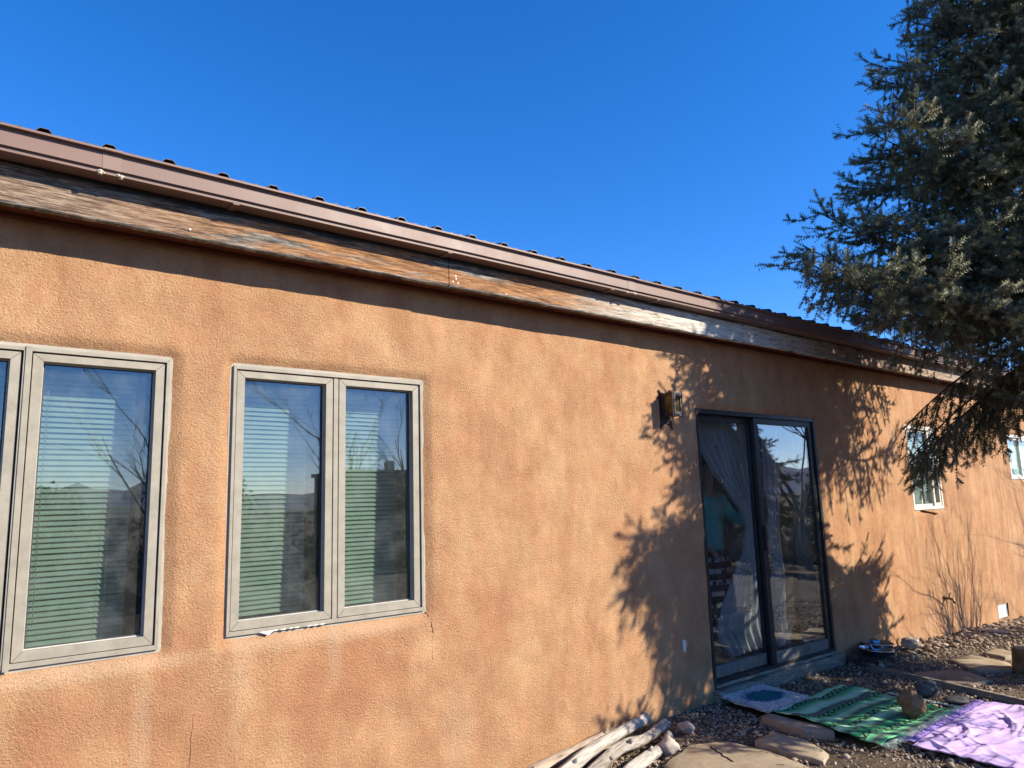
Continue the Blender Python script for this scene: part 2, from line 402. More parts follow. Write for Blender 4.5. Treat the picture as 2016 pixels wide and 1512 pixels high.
# ================================================================== HOUSE
HX0, HX1, HYB = -6.0, 18.0, 12.0
house = thing('adobe_house', 'long low adobe house with tan stucco wall, brown gutter and dark ribbed metal roof', 'house', (6, 8, 0))
TOPZ = 2.20
OPEN = dict(w1=(-.265, .861, .910, TOPZ), w2=(1.151, 2.222, .922, TOPZ), door=(4.745, 6.53, .00, 2.19),
            w3=(8.43, 9.20, 1.278, 2.20), w4=(11.48, 12.78, 1.60, 2.20))
VENT = (10.36, 10.69, -.085, .075)
rects = list(OPEN.values())+[VENT]
def steps(a, b, fine): return list(np.linspace(a, b, max(2, int(round((b-a)/fine))+1)))
def wall_axis(breaks, fn):
    out = []
    for a, b in zip(breaks[:-1], breaks[1:]): out += steps(a, b, fn((a+b)/2))[:-1]
    return np.array(out+[breaks[-1]])
def build_wall():
    xb = sorted(set([HX0, -1.5, 3.3, 7.5, 10, HX1]+[r[0] for r in rects]+[r[1] for r in rects]))
    zb = sorted(set([-.45, 2.765]+[r[2] for r in rects]+[r[3] for r in rects]))
    xs = wall_axis(xb, lambda c: .25 if c < -1.5 else .022 if c < 3.3 else .03 if c < 7.5 else .05)
    zs = wall_axis(zb, lambda c: .022)
    X, Z = np.meshgrid(xs, zs)
    Y = np.full_like(X, YW-.022)
    for k, r in OPEN.items():
        dx = np.maximum(np.maximum(r[0]-X, X-r[1]), 0); dz = np.maximum(np.maximum(r[2]-Z, Z-r[3]), 0)
        d = np.hypot(dx, dz)
        wd = .058; q = .034
        if k == 'door': wd, q = .03, .022
        if k == 'w4': wd = .04
        t = np.clip(1-d/wd, 0, 1); Y += q*t*t*(3-2*t)*np.where(d <= wd, 1, 0)
    for i in range(X.shape[0]):
        for j in range(X.shape[1]):
            x, z = X[i, j], Z[i, j]
            Y[i, j] += fbm(x, z, 0, 3, 1.1)*.006+fbm(x, z, 4, 3, 6)*.0035
    v = np.stack([X, Y, Z], -1).reshape(-1, 3); nx = len(xs)
    cx = (xs[:-1]+xs[1:])/2; cz = (zs[:-1]+zs[1:])/2; CX, CZ = np.meshgrid(cx, cz)
    keep = np.ones_like(CX, bool)
    for r in rects: keep &= ~((CX > r[0]) & (CX < r[1]) & (CZ > r[2]) & (CZ < r[3]))
    ii, jj = np.nonzero(keep); a = ii*nx+jj
    f = np.stack([a, a+1, a+nx+1, a+nx], -1)
    used = np.unique(f); re = np.full(len(v), -1); re[used] = np.arange(len(used))
    return mesh_obj('wall', v[used], re[f], M['stucco'], house, True)
wall = build_wall()
# the rest of the shell: side and back walls, inner wall face, floor, ceiling
b = MB()
b.box((HX0, YW+.03, -.45), (HX0+.2, HYB, 2.765)); b.box((HX1-.2, YW+.03, -.45), (HX1, HYB, 2.765)); b.box((HX0, HYB-.2, -.45), (HX1, HYB, 4.6))
b.build('side_wall', M['stucco'], house)
def holed(x0, x1, z0, z1, y, rs, name, mat):
    xs = sorted(set([x0, x1]+[r[0] for r in rs]+[r[1] for r in rs])); zs = sorted(set([z0, z1]+[r[2] for r in rs]+[r[3] for r in rs]))
    q = MB()
    for a, c in zip(xs[:-1], xs[1:]):
        for d, e in zip(zs[:-1], zs[1:]):
            mx, mz = (a+c)/2, (d+e)/2
            if any(r[0] < mx < r[1] and r[2] < mz < r[3] for r in rs): continue
            q.add([(a, y, d), (c, y, d), (c, y, e), (a, y, e)], [(3, 2, 1, 0)])
    return q.build(name, mat, house)
iw = MB()
rs = list(OPEN.values())
holed(HX0+.2, HX1-.2, .1, 2.76, 3.90, rs, 'inner_wall', M['plaster'])
iw.box((HX0+.2, 3.901, .04), (HX1-.2, HYB-.2, .10)); iw.build('room_floor', M['room_floor'], house)
MB().box((HX0+.2, 3.7, 2.78), (HX1-.2, HYB-.2, 2.84)).build('ceiling', M['plaster'], house)
for x in (3.2, 7.6, 10.0): MB().box((x, 3.91, .1), (x+.12, HYB-.21, 2.77)).build('partition_wall', M['plaster'], house)
# opening linings
for k, (x0, x1, z0, z1) in OPEN.items():
    q = MB()
    t = .015; ya, yb = YW+.075, 3.899
    q.box((x0-t, ya, z0-t), (x0, yb, z1+t)); q.box((x1, ya, z0-t), (x1+t, yb, z1+t))
    q.box((x0, ya, z1), (x1, yb, z1+t)); q.box((x0, ya, z0-t), (x1, yb, z0))
    ya, yb = YW+.005, YW+.0745
    q.box((x0-t, ya, z0-t), (x0, yb, z1+t)); q.box((x1, ya, z0-t), (x1+t, yb, z1+t))
    q.box((x0, ya, z1), (x1, yb, z1+t)); q.box((x0, ya, z0-t), (x1, yb, z0))
    q.build('opening_lining', M['reveal'], house)

# eave: soffit, fascia, gutter, roof
FY = 3.3885
so_ = MB(); xs = [HX0-.3, -1.9, 3.1, 8.0, 13.0, HX1+.3]
for a, c in zip(xs[:-1], xs[1:]):
    MB().box((a+.001, FY+.041, 2.752), (c-.001, YW+.12, 2.774)).build('soffit_board', M['soffit'], house)
MB().box((HX0-.3, YW-.062, 2.735), (HX1+.3, YW-.030, 2.7515)).build('soffit_trim', M['soffit'], house)
fx = [HX0-.3, -2.6, 2.284, 7.15, 12.0, HX1+.3]
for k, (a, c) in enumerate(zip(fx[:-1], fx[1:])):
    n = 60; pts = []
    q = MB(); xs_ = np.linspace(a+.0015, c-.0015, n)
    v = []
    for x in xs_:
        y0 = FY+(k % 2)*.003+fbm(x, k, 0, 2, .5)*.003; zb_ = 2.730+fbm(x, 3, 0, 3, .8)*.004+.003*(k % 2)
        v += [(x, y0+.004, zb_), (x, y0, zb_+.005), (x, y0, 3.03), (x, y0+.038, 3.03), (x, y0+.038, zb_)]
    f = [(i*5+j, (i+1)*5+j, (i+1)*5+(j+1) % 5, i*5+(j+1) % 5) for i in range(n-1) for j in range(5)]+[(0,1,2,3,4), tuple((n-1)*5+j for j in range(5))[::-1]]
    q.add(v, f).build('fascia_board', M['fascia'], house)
for x, z in ((2.33, 2.80), (2.332, 2.785), (2.31, 2.765), (2.345, 2.762), (.87, 2.77), (2.70, 2.75), (4.05, 2.748), (-.3, 2.80)):
    q = MB().add([(x+math.cos(a)*.0045, FY-.003, z+math.sin(a)*.0045) for a in np.linspace(0, 2*math.pi, 9)[:-1]], [tuple(range(8))])
    q.build('nail_head', M['bead'], house)
def gzz(x): return 3.008-.0028*x
GP = [(3.2635, 0), (3.2635, -.0095), (3.2850, -.0115), (3.2850, -.030), (3.2835, -.078), (3.2835, -.0815), (3.2960, -.0825), (3.2960, -.1000), (3.3840, -.1000), (3.3840, -.004)]
GI = [(3.2655, 0), (3.2655, -.0080), (3.2870, -.0100), (3.2870, -.030), (3.2855, -.0765), (3.2855, -.080), (3.298, -.081), (3.298, -.098), (3.382, -.098), (3.382, -.004)]
def gut(x0, x1, grow=0):
    q = MB(); n = max(2, int((x1-x0)/.25)+1); xs = np.linspace(x0, x1, n); prof = GP+GI[::-1]; K = len(prof); v = []
    for x in xs:
        for i, (y, z) in enumerate(prof):
            g = grow if i < len(GP) else 0
            v.append((x, y-g+fbm(x, 9, 0, 2, .6)*.002, gzz(x)+z+(g if z > -.02 else -g)+fbm(x, 5, 0, 2, .4)*.0025))
    f = [(i*K+j, (i+1)*K+j, (i+1)*K+(j+1) % K, i*K+(j+1) % K) for i in range(n-1) for j in range(K)]
    f += [tuple(range(K))[::-1], tuple((n-1)*K+j for j in range(K))]
    return q.add(v, f)
ends = [HX0-.3, -2.5, .492, 3.695, 6.75, 9.8, 12.9, HX1+.3]
for a, c in zip(ends[:-1], ends[1:]): gut(a+.001, c-.001).build('gutter', M['gutter'], house)
for x in (.492, 3.695, 6.75, 9.8): gut(x-.004, x+.068, .0016).build('gutter_sleeve', M['gutter_band'], house)
q = MB()
for x in (.489, .560, 3.69, 3.765):
    for i in range(9):
        s_ = random.uniform(.004, .010); y = 3.294+random.uniform(-.004, .02 if x < 1 else .004); z = gzz(x)-.1+random.uniform(-.004, .006)
        ox = random.uniform(-.012, .012)
        q.tube([(x+ox-s_, y, z), (x+ox, y-.002, z), (x+ox+s_, y, z)], [s_*.3, s_*.7, s_*.3], 6)
tag(q.build('joint_sealant', M['caulk'], house), kind='stuff')
for x in (1.044, 2.235, 3.55, 4.02, 5.5, 7.0):
    MB().box((x-.014, 3.2975, gzz(x)-.106), (x+.014, 3.385, gzz(x)-.1015)).build('gutter_strap', M['gutter_band'], house)
# roof: ribbed steel sheet
q = MB(); P = .2355; prof = []
x = HX0-.5; k0 = math.floor((HX0-.3-.279)/P)
for k in range(k0, int((HX1+.3)/P)+1):
    c = .279+k*P
    prof += [(c-.036, 0), (c-.015, .0235), (c+.015, .0235), (c+.036, 0), (c+.075, 0), (c+.082, .009), (c+.094, .009), (c+.101, 0), (c+.139, 0), (c+.146, .009), (c+.158, .009), (c+.165, 0)]
v = []; K = len(prof)
for (y, z) in ((3.305, 3.0215), (3.9, 3.0215+.595*.2), (HYB+.3, 3.0215+(HYB-3.005)*.2)):
    for (px_, pz) in prof: v.append((px_, y, z+pz-.0022*px_))
nf = [(r*K+j, r*K+j+1, (r+1)*K+j+1, (r+1)*K+j) for r in range(2) for j in range(K-1)]
v2 = [(a, b_, c-.0025) for a, b_, c in v]; n0 = len(v)
nf2 = [tuple(n0+i for i in f[::-1]) for f in nf]
edge = [(j+1, j, n0+j, n0+j+1) for j in range(K-1)]
q.add(v+v2, nf+nf2+edge).build('roof', M['roof'], house)
MB().box((HX0-.2, 3.435, 2.98), (HX1+.2, HYB, 3.0)).build('roof_deck', M['soffit'], house)

# ------------------------------------------------------------------ windows
def mitred(x0, x1, z0, z1, w_, ya, yb, gap=.0007, wt=None, wb=None):
    """four mitred rails round a rectangle"""
    q = MB(); wt = wt or w_; wb = wb or w_; g = gap
    O = [(x0, z0), (x1, z0), (x1, z1), (x0, z1)]; I = [(x0+w_, z0+wb), (x1-w_, z0+wb), (x1-w_, z1-wt), (x0+w_, z1-wt)]
    for i in range(4):
        j = (i+1) % 4
        dx = g if i in (0, 2) else 0; dz = g if i in (1, 3) else 0
        sg = 1 if i in (0, 1) else -1
        P = [(O[i][0]+dx*sg, O[i][1]+dz*sg), (O[j][0]-dx*sg, O[j][1]-dz*sg), (I[j][0]-dx*sg, I[j][1]-dz*sg), (I[i][0]+dx*sg, I[i][1]+dz*sg)]
        q.prism(P, 'y', yb, ya)
    return q
def casement(win, x0, x1, z0, z1):
    sw = .0385
    mitred(x0, x1, z0, z1, sw, YW+.002, YW+.048, wt=.033).build('sash', M['frame'], win, bevel=.0012)
    mitred(x0+sw-.001, x1-sw+.001, z0+sw-.001, z1-.032, .0055, YW+.032, YW+.050, 0).build('glazing_bead', M['bead2'], win)
    MB().box((x0+sw-.004, YW+.040, z0+sw-.004), (x1-sw+.004, YW+.045, z1-.030)).build('pane', M['glass'], win)
    mitred(x0+sw+.0045, x1-sw-.0045, z0+sw+.0045, z1-.0372, .005, YW+.036, YW+.0395, 0).build('gasket', M['gasket'], win)
def double_window(x0, x1, z0, z1, xm, mw, cover):
    t = .015
    q = mitred(x0, x1, z0, z1, t, YW-.008, YW+.075, .0003, wt=.017, wb=.020)
    q.box((xm-mw/2, YW+(-.0095 if cover else .001), z0+.020), (xm+mw/2, YW+.074, z1-.017))
    if cover:
        q.box((xm-.008, YW-.014, z0-.006), (xm+.014, YW-.0085, z1+.003))
    win = q.build('window', M['frame'], house, bevel=.0012)
    g = .005
    casement(win, x0+t+g, xm-mw/2-g, z0+.020+g*.5, z1-.017-g)
    casement(win, xm+mw/2+g, x1-t-g, z0+.020+g*.5, z1-.017-g)
    r = MB()
    r.box((x0+t, YW+.052, z0+.02), (x1-t, YW+.056, z0+.048)); r.box((x0+t, YW+.052, z1-.045), (x1-t, YW+.056, z1-.017))
    for a in (x0+t, xm-mw/2-.028, xm+mw/2, x1-t-.028): r.box((a, YW+.052, z0+.05), (a+.028, YW+.0555, z1-.046))
    r.build('inner_stop', M['frame'], win)
    s_ = MB(); s_.box((x0+.01, YW+.05, z0+.01), (x1-.01, 3.92, z0+.022)); s_.build('inner_sill', M['bead'], win)
    return win
W1 = double_window(*OPEN['w1'], .306, .030, True)
W2 = double_window(*OPEN['w2'], 1.692, .026, False)
W1['label'] = 'tan double casement window cut off by the left edge'
W2['label'] = 'tan double casement window, whole, left of the bare wall'
# peeling caulk under the second window, gaps above the first
q = MB()
for i in range(16):
    x = random.uniform(1.30, 1.62); q.tube([(x, YW-.010, .925-random.uniform(0, .004)), (x+random.uniform(.008, .02), YW-.012, .924), (x+random.uniform(.02, .03), YW-.010, .926)], [.001, .0035, .001], 5)
q.add([(1.315, YW-.012, .921), (1.375, YW-.014, .926), (1.345, YW-.020, .910), (1.315, YW-.010, .921), (1.375, YW-.012, .927), (1.345, YW-.017, .911)], [(0, 1, 2), (5, 4, 3), (0, 3, 4, 1), (1, 4, 5, 2), (2, 5, 3, 0)])
tag(q.build('peeling_caulk', M['bead'], house), kind='stuff')
MB().box((1.43, YW-.0075, .9235), (1.66, YW-.0045, .9300)).build('sill_gap', M['black'], house)
# hairline cracks in the stucco
def crack(pts, r, name='stucco_crack'):
    P = []
    for (a, b_) in zip(pts[:-1], pts[1:]):
        for t in np.linspace(0, 1, 7)[:-1]:
            P.append((a[0]+(b_[0]-a[0])*t+random.uniform(-.005, .005), YW-.0225, a[1]+(b_[1]-a[1])*t))
    P.append((pts[-1][0], YW-.0225, pts[-1][1]))
    P2 = []
    for p in P:
        v_ = wall_y(p[0], p[2]); P2.append((p[0], v_-.0002, p[2]))
    MB().tube(P2, [r*random.uniform(.4, 1.3) for _ in P2], 4).build(name, M['black'], house)
wv = np.array([v.co[:] for v in wall.data.vertices])+np.array(wloc(house))
def wall_y(x, z):
    i = np.argmin((wv[:, 0]-x)**2+(wv[:, 2]-z)**2); return wv[i, 1]
crack([(2.226, .915), (2.262, .87), (2.262, .80)], .0026)
crack([(2.264, .80), (2.26, .66)], .0009)
crack([(1.012, .62), (1.0, .30), (1.005, -.1)], .0011)

# slider beside the spruce
def slider(x0, x1, z0, z1, xm, mat, name, bar=None):
    q = mitred(x0, x1, z0, z1, .032, YW-.006, YW+.07, .0003); win = q.build('window', mat, house, bevel=.0015)
    mitred(x0+.034, xm+.02, z0+.034, z1-.034, .026, YW+.020, YW+.044).build('sash', mat, win)
    mitred(xm-.012, x1-.034, z0+.034, z1-.034, .034, YW+.002, YW+.0195).build('sash', mat, win)
    MB().box((x0+.058, YW+.030, z0+.058), (xm-.005, YW+.034, z1-.058)).build('pane', M['far_glass'], win)
    MB().box((xm+.020, YW+.009, z0+.066), (x1-.066, YW+.013, z1-.066)).build('pane', M['far_glass'], win)
    if bar: MB().box((bar-.009, YW+.024, z0+.058), (bar+.009, YW+.0295, z1-.058)).build('glazing_bar', mat, win)
    return win
W3 = slider(*OPEN['w3'], 8.99, M['frame_light'], 'window', 8.72); W3['label'] = 'small pale sliding window behind the hanging spruce branch'
W4 = slider(*OPEN['w4'], 11.95, M['bead'], 'window'); W4['label'] = 'short high sliding window at the far right'
MB().box((8.46, YW+.10, 1.29), (9.17, YW+.104, 2.18)).build('window_shade', simple('grey_shade', (.22, .24, .24), .9), house)
MB().box((11.5, YW+.10, 1.61), (12.76, YW+.104, 2.19)).build('window_shade', M['blind_cyan'], house)
# broken lump of stucco under window three
MB().add([(8.60, YW-.03, 1.272), (8.92, YW-.028, 1.268), (8.90, YW-.055, 1.232), (8.60, YW+.02, 1.272), (8.92, YW+.02, 1.268), (8.90, YW+.0, 1.20)], [(0, 1, 2), (5, 4, 3), (0, 3, 4, 1), (1, 4, 5, 2), (2, 5, 3, 0)]).build('stucco_chip', M['stucco'], house)

# ------------------------------------------------------------------ sliding glass door
dx0, dx1, dz0, dz1 = 4.745, 6.53, .10, 2.19
q = MB()
q.box((dx0+.001, YW-.004, dz0), (dx0+.032, YW+.12, dz1-.001)); q.box((dx1-.032, YW-.004, dz0), (dx1-.001, YW+.12, dz1-.001))
q.box((dx0+.032, YW-.004, dz1-.036), (dx1-.032, YW+.12, dz1-.001)); q.box((dx0+.032, YW-.004, dz0), (dx1-.032, YW+.12, dz0+.020))
door = q.build('sliding_door', M['bronze'], house, bevel=.0015); door['label'] = 'two-leaf dark framed sliding glass door beside the wall lamp'
def leaf(x0, x1, y0, st, rail, lab):
    q = MB(); z0, z1 = dz0+.021, dz1-.037; y1 = y0+.035
    q.box((x0, y0, z0), (x0+st, y1, z1)); q.box((x1-st, y0, z0), (x1, y1, z1)); q.box((x0+st, y0, z1-.05), (x1-st, y1, z1))
    l = q.build('door_leaf', M['bronze'], door, bevel=.002)
    MB().box((x0+st, y0-.001, z0), (x1-st, y1, z0+rail)).build('bottom_rail', M['grey_rail'], door, bevel=.002)
    MB().box((x0+st-.004, y0+.014, z0+rail-.003), (x1-st+.004, y0+.020, z1-.047)).build('pane', M['door_glass'], door)
leaf(dx0+.033, 5.60, YW+.062, .052, .085, '')
leaf(5.555, dx1-.033, YW+.014, .062, .085, '')
MB().box((5.575, YW-.006, 1.03), (5.592, YW+.0135, 1.24)).build('pull_handle', M['bronze'], door, bevel=.002)
st_ = MB(); st_.box((5.115, YW+.0735, 1.585), (5.15, YW+.0755, 1.655)); sk = st_.build('sticker', M['black'], door)
st_ = MB(); st_.box((5.122, YW+.0725, 1.635), (5.130, YW+.0734, 1.648)); st_.box((5.126, YW+.0725, 1.612), (5.143, YW+.0734, 1.618)); st_.box((5.126, YW+.0725, 1.596), (5.131, YW+.0734, 1.612)); st_.box((5.137, YW+.0725, 1.622), (5.143, YW+.0734, 1.634))
st_.build('sticker_mark', M['bead'], door)
MB().box((5.085, YW+.0735, 1.885), (5.098, YW+.0755, 1.905)).build('sticker', M['black'], door)
# timber step under the door
tm = MB()
def timber(x0, x1, y0, y1, z0, z1):
    n = 24; v = []
    for x in np.linspace(x0, x1, n):
        e = fbm(x, z0, 2, 3, 2.2)*.006
        v += [(x, y0+e, z0), (x, y0+e, z1-.008), (x, y0+e+.008, z1+e*.5), (x, y1, z1), (x, y1, z0)]
    f = [(i*5+j, (i+1)*5+j, (i+1)*5+(j+1) % 5, i*5+(j+1) % 5) for i in range(n-1) for j in range(5)]+[(0,1,2,3,4), tuple((n-1)*5+j for j in range(5))[::-1]]
    return MB().add(v, f)
timber(4.70, 5.36, YW-.085, YW+.02, -.05, .070).build('threshold_timber', M['sill_wood'], house)
timber(5.363, 6.56, YW-.070, YW+.02, -.05, .078).build('threshold_timber', M['sill_wood'], house)
timber(4.75, 6.525, YW-.028, YW+.02, .081, .0985).build('threshold_cap', M['sill_wood'], house)

# ------------------------------------------------------------------ blinds
def slat_mesh(w_):
    n = 5; ch = .0255; v = []; f = []
    for i in range(n):
        t = -1+2*i/(n-1); a = t*ch/2; cr = .0018*(1-t*t)
        for x in (0, w_):
            v += [(x, a, cr), (x, a, cr-.0004)]
    for i in range(n-1):
        k = i*4; f += [(k, k+2, k+6, k+4), (k+1, k+5, k+7, k+3)]
    f += [(0, 1, 3, 2), (16, 18, 19, 17)]
    me = bpy.data.meshes.new('slat'); me.from_pydata(v, [], f); me.materials.append(M['blind']); me.update()
    me.polygons.foreach_set('use_smooth', [True]*len(me.polygons)); return me
def blind(x0, x1, ztop, zbot, label, droop=0):
    y = 3.775
    t = thing('venetian_blind', label, 'blind', (x0, y, zbot), 'pale venetian blinds behind the casement windows')
    MB().box((x0, y-.016, ztop-.026), (x1, y+.016, ztop)).build('headrail', M['blind'], t)
    MB().box((x0, y+.018, zbot), (x1, y+.042, zbot+.012)).build('bottom_rail', M['blind'], t)
    me = slat_mesh(x1-x0); z = ztop-.038; k = 0
    while z > zbot+.02:
        o = bpy.data.objects.new('slat', me); link(o, t); o.location = (random.uniform(-.002, .002), .030*(ztop-z)/(ztop-zbot), z-zbot+random.uniform(-.0012, .0012))
        o.rotation_euler = (math.radians(58)+random.uniform(-.07, .07), random.uniform(-.004, .004), 0)
        z -= .0238; k += 1
    q = MB()
    for xx in (x0+.09, x1-.09):
        q.tube([(xx, y-.015, ztop-.03), (xx, y-.015, zbot+.01)], .0007, 4)
    q.build('ladder_cord', M['bead'], t)
    MB().tube([(x0+.07, y-.022, ztop-.02), (x0+.068, y-.024, ztop-.5), (x0+.07, y-.022, zbot+.1)], .0022, 5).build('tilt_wand', M['bead'], t)
blind(-.21, .27, 2.125, .935, 'pale blind behind the casement pane cut by the left edge')
blind(.335, .760, 2.125, .945, 'pale blind in the right half of the leftmost window')
blind(1.18, 1.606, 2.125, .950, 'pale blind in the left half of the whole double window')
blind(1.72, 2.165, 2.120, .955, 'pale blind in the right half of the whole double window')

# ------------------------------------------------------------------ person and curtain behind the door
def skin_body(name, joints, edges, mat, parent, sub=2):
    me = bpy.data.meshes.new(name); off = wloc(parent)
    me.from_pydata([tuple(Vector(j[:3])-off) for j in joints], edges, []); me.materials.append(mat)
    o = bpy.data.objects.new(name, me); link(o, parent)
    s_ = o.modifiers.new('skin', 'SKIN'); s_.use_smooth_shade = True
    for v_, j in zip(me.skin_vertices[0].data, joints): v_.radius = (j[3], j[4] if len(j) > 4 else j[3])
    me.skin_vertices[0].data[0].use_root = True
    ss = o.modifiers.new('sub', 'SUBSURF'); ss.levels = sub; ss.render_levels = sub
    return o
PX, PY, PZ = 5.72, 4.28, .10
person = thing('person', 'person in teal sweater and patterned skirt behind the glass door, holding the curtain', 'person', (PX, PY, PZ))
def P_(x, y, z): return (PX+x, PY+y, PZ+z)
J = [(*P_(0, 0, .93), .13, .10), (*P_(0, 0, 1.08), .115, .085), (*P_(0, 0, 1.25), .14, .095), (*P_(0, 0, 1.38), .13, .08), (*P_(0, -.01, 1.45), .055), (*P_(-.01, -.02, 1.53), .058), (*P_(-.02, -.03, 1.61), .085, .092), (*P_(-.02, -.03, 1.70), .06, .07),
     (*P_(.17, 0, 1.375), .05), (*P_(.27, -.08, 1.19), .042), (*P_(.36, -.26, 1.14), .033), (*P_(.40, -.33, 1.135), .024),
     (*P_(-.17, 0, 1.375), .05), (*P_(-.22, -.02, 1.12), .042), (*P_(-.17, -.14, .92), .030), (*P_(-.15, -.19, .86), .024),
     (*P_(.09, 0, .86), .085), (*P_(.10, 0, .48), .055), (*P_(.10, .01, .09), .036), (*P_(.10, -.12, .035), .03),
     (*P_(-.09, 0, .86), .085), (*P_(-.10, 0, .48), .055), (*P_(-.10, .01, .09), .036), (*P_(-.10, -.12, .035), .03)]
Ed = [(0,1),(1,2),(2,3),(3,4),(4,5),(5,6),(6,7),(3,8),(8,9),(9,10),(10,11),(3,12),(12,13),(13,14),(14,15),(0,16),(16,17),(17,18),(18,19),(0,20),(20,21),(21,22),(22,23)]
# hand: palm and five fingers on the reaching arm
base = len(J); hp = Vector(P_(.40, -.33, 1.135)); d = Vector((.5, -.75, .0)).normalized(); sd = Vector((0, 0, 1))
J.append((*(hp+d*.045), .022, .014)); Ed.append((11, base))
hand_end = hp+d*.08
skin_body('body', J, Ed, M['skin'], person)
q = MB()
for i, (o_, L) in enumerate(((-.027, .052), (-.009, .062), (.010, .066), (.027, .058))):
    a = hp+d*.05+sd*o_; b1 = a+d*L*.5; b2 = b1+(d*.3+Vector((.6, .3, -.3))).normalized()*L*.4; b3 = b2+Vector((.2, .8, -.2)).normalized()*L*.25
    q.tube([a, b1, b2, b3], [.009, .0085, .0078, .005], 8)
a = hp+d*.03+sd*.024; q.tube([a, a+Vector((.02, .015, .028)), a+Vector((.045, .01, .035))], [.010, .0095, .006], 8)
q.build('fingers', M['skin'], person, True)
# sweater: a looser shell over torso and arms
Js = [(*P_(0, 0, .86), .185, .135), (*P_(0, 0, 1.02), .165, .12), (*P_(0, 0, 1.22), .17, .12), (*P_(0, 0, 1.36), .155, .10), (*P_(0, 0, 1.425), .075, .07),
      (*P_(.18, 0, 1.365), .075), (*P_(.275, -.08, 1.185), .066), (*P_(.345, -.23, 1.145), .060), (*P_(.385, -.30, 1.137), .042),
      (*P_(-.18, 0, 1.365), .075), (*P_(-.225, -.02, 1.12), .066), (*P_(-.18, -.12, .94), .050)]
skin_body('sweater', Js, [(0,1),(1,2),(2,3),(3,4),(3,5),(5,6),(6,7),(7,8),(3,9),(9,10),(10,11)], M['sweater'], person)
# skirt
v = []; n = 28; hs_ = [(.90, .175, .13), (.80, .20, .16), (.6, .215, .18), (.4, .23, .19), (.22, .24, .20)]
for (h, rx, ry) in hs_:
    for j in range(n):
        a = 2*math.pi*j/n; r = 1+.05*math.sin(a*7)*(1-h)
        v.append(P_(rx*math.cos(a)*r, ry*math.sin(a)*r, h))
MB().add(v, [(i*n+j, i*n+(j+1) % n, (i+1)*n+(j+1) % n, (i+1)*n+j) for i in range(len(hs_)-1) for j in range(n)]).build('skirt', M['skirt'], person, True)
# hair
me_v = []; hc = Vector(P_(-.02, -.015, 1.655)); f = []
rings, seg = 9, 16
for i in range(rings):
    th = math.pi*i/(rings-1)
    for j in range(seg):
        ph = 2*math.pi*j/seg; r = .118*math.sin(th)*(1+.05*math.sin(ph*5)); y = math.sin(ph)*r
        if y < -.045: y = -.045-(abs(y)-.045)*.1*0
        me_v.append(hc+Vector((math.cos(ph)*r*.92, y+.03, math.cos(th)*.135-(.05 if th > 1.8 else 0))))
f = [(i*seg+j, i*seg+(j+1) % seg, (i+1)*seg+(j+1) % seg, (i+1)*seg+j) for i in range(rings-1) for j in range(seg)]
MB().add(me_v, f).build('hair', M['hair'], person, True)
fc = MB()
for sx in (-1, 1):
    fc.tube([P_(-.02+sx*.032, -.117, 1.635), P_(-.02+sx*.032, -.122, 1.635)], [.010, .006], 8)
fc.build('eyes', M['black'], person)
MB().tube([P_(-.02, -.115, 1.635), P_(-.02, -.138, 1.605), P_(-.02, -.122, 1.595)], [.008, .012, .008], 8).build('nose', M['skin'], person, True)
MB().tube([P_(-.045, -.116, 1.565), P_(-.02, -.124, 1.563), P_(.005, -.116, 1.565)], [.003, .006, .003], 6).build('mouth', simple('lips', (.30, .10, .09), .5), person, True)

def curtain(name, lab, left, right, y0, seed, amp=.022, nf=9):
    """left/right: functions of height fraction v (0 top, 1 bottom)"""
    nu, nv = 70, 60; v = []
    for i in range(nv):
        t = i/(nv-1); (lx, lz), (rx, rz) = left(t), right(t)
        for j in range(nu):
            s_ = j/(nu-1); x = lx+(rx-lx)*s_; z = lz+(rz-lz)*s_
            wfac = min(1, (rx-lx)/.5)
            y = y0+amp*math.sin(s_*nf*2*math.pi*(.8+.2*math.sin(t*2+seed))+seed+t*1.3)*(1.2-.4*wfac)+fbm(x*2, z*1.2, seed, 3, 1.5)*.03
            v.append((x, y, z))
    f = [(i*nu+j, i*nu+j+1, (i+1)*nu+j+1, (i+1)*nu+j) for i in range(nv-1) for j in range(nu-1)]
    o = mesh_obj(name, np.array(v), f, M['sheer'], None, True); return tag(o, lab, 'curtain')
def pl(pts):
    ts = [p[0] for p in pts]; a = [p[1] for p in pts]; b_ = [p[2] for p in pts]
    return lambda t: (float(np.interp(t, ts, a)), float(np.interp(t, ts, b_)))
curtain('sheer_curtain', 'sheer white curtain drawn aside by the person behind the left door pane',
        pl([(0, 4.90, 2.18), (.1, 5.02, 2.05), (.30, 5.28, 1.70), (.5, 5.74, 1.26), (.62, 5.62, 1.0), (.8, 5.30, .62), (.92, 5.16, .40), (1, 5.34, .17)]),
        pl([(0, 5.98, 2.18), (.5, 5.93, 1.25), (.8, 5.94, .6), (1, 5.92, .20)]), 3.86, 1.3)
curtain('sheer_curtain', 'sheer white curtain hanging straight behind the right door pane',
        pl([(0, 6.03, 2.18), (1, 6.02, .16)]), pl([(0, 6.32, 2.18), (.5, 6.20, 1.2), (1, 6.24, .16)]), 3.87, 4.1, .018, 5)

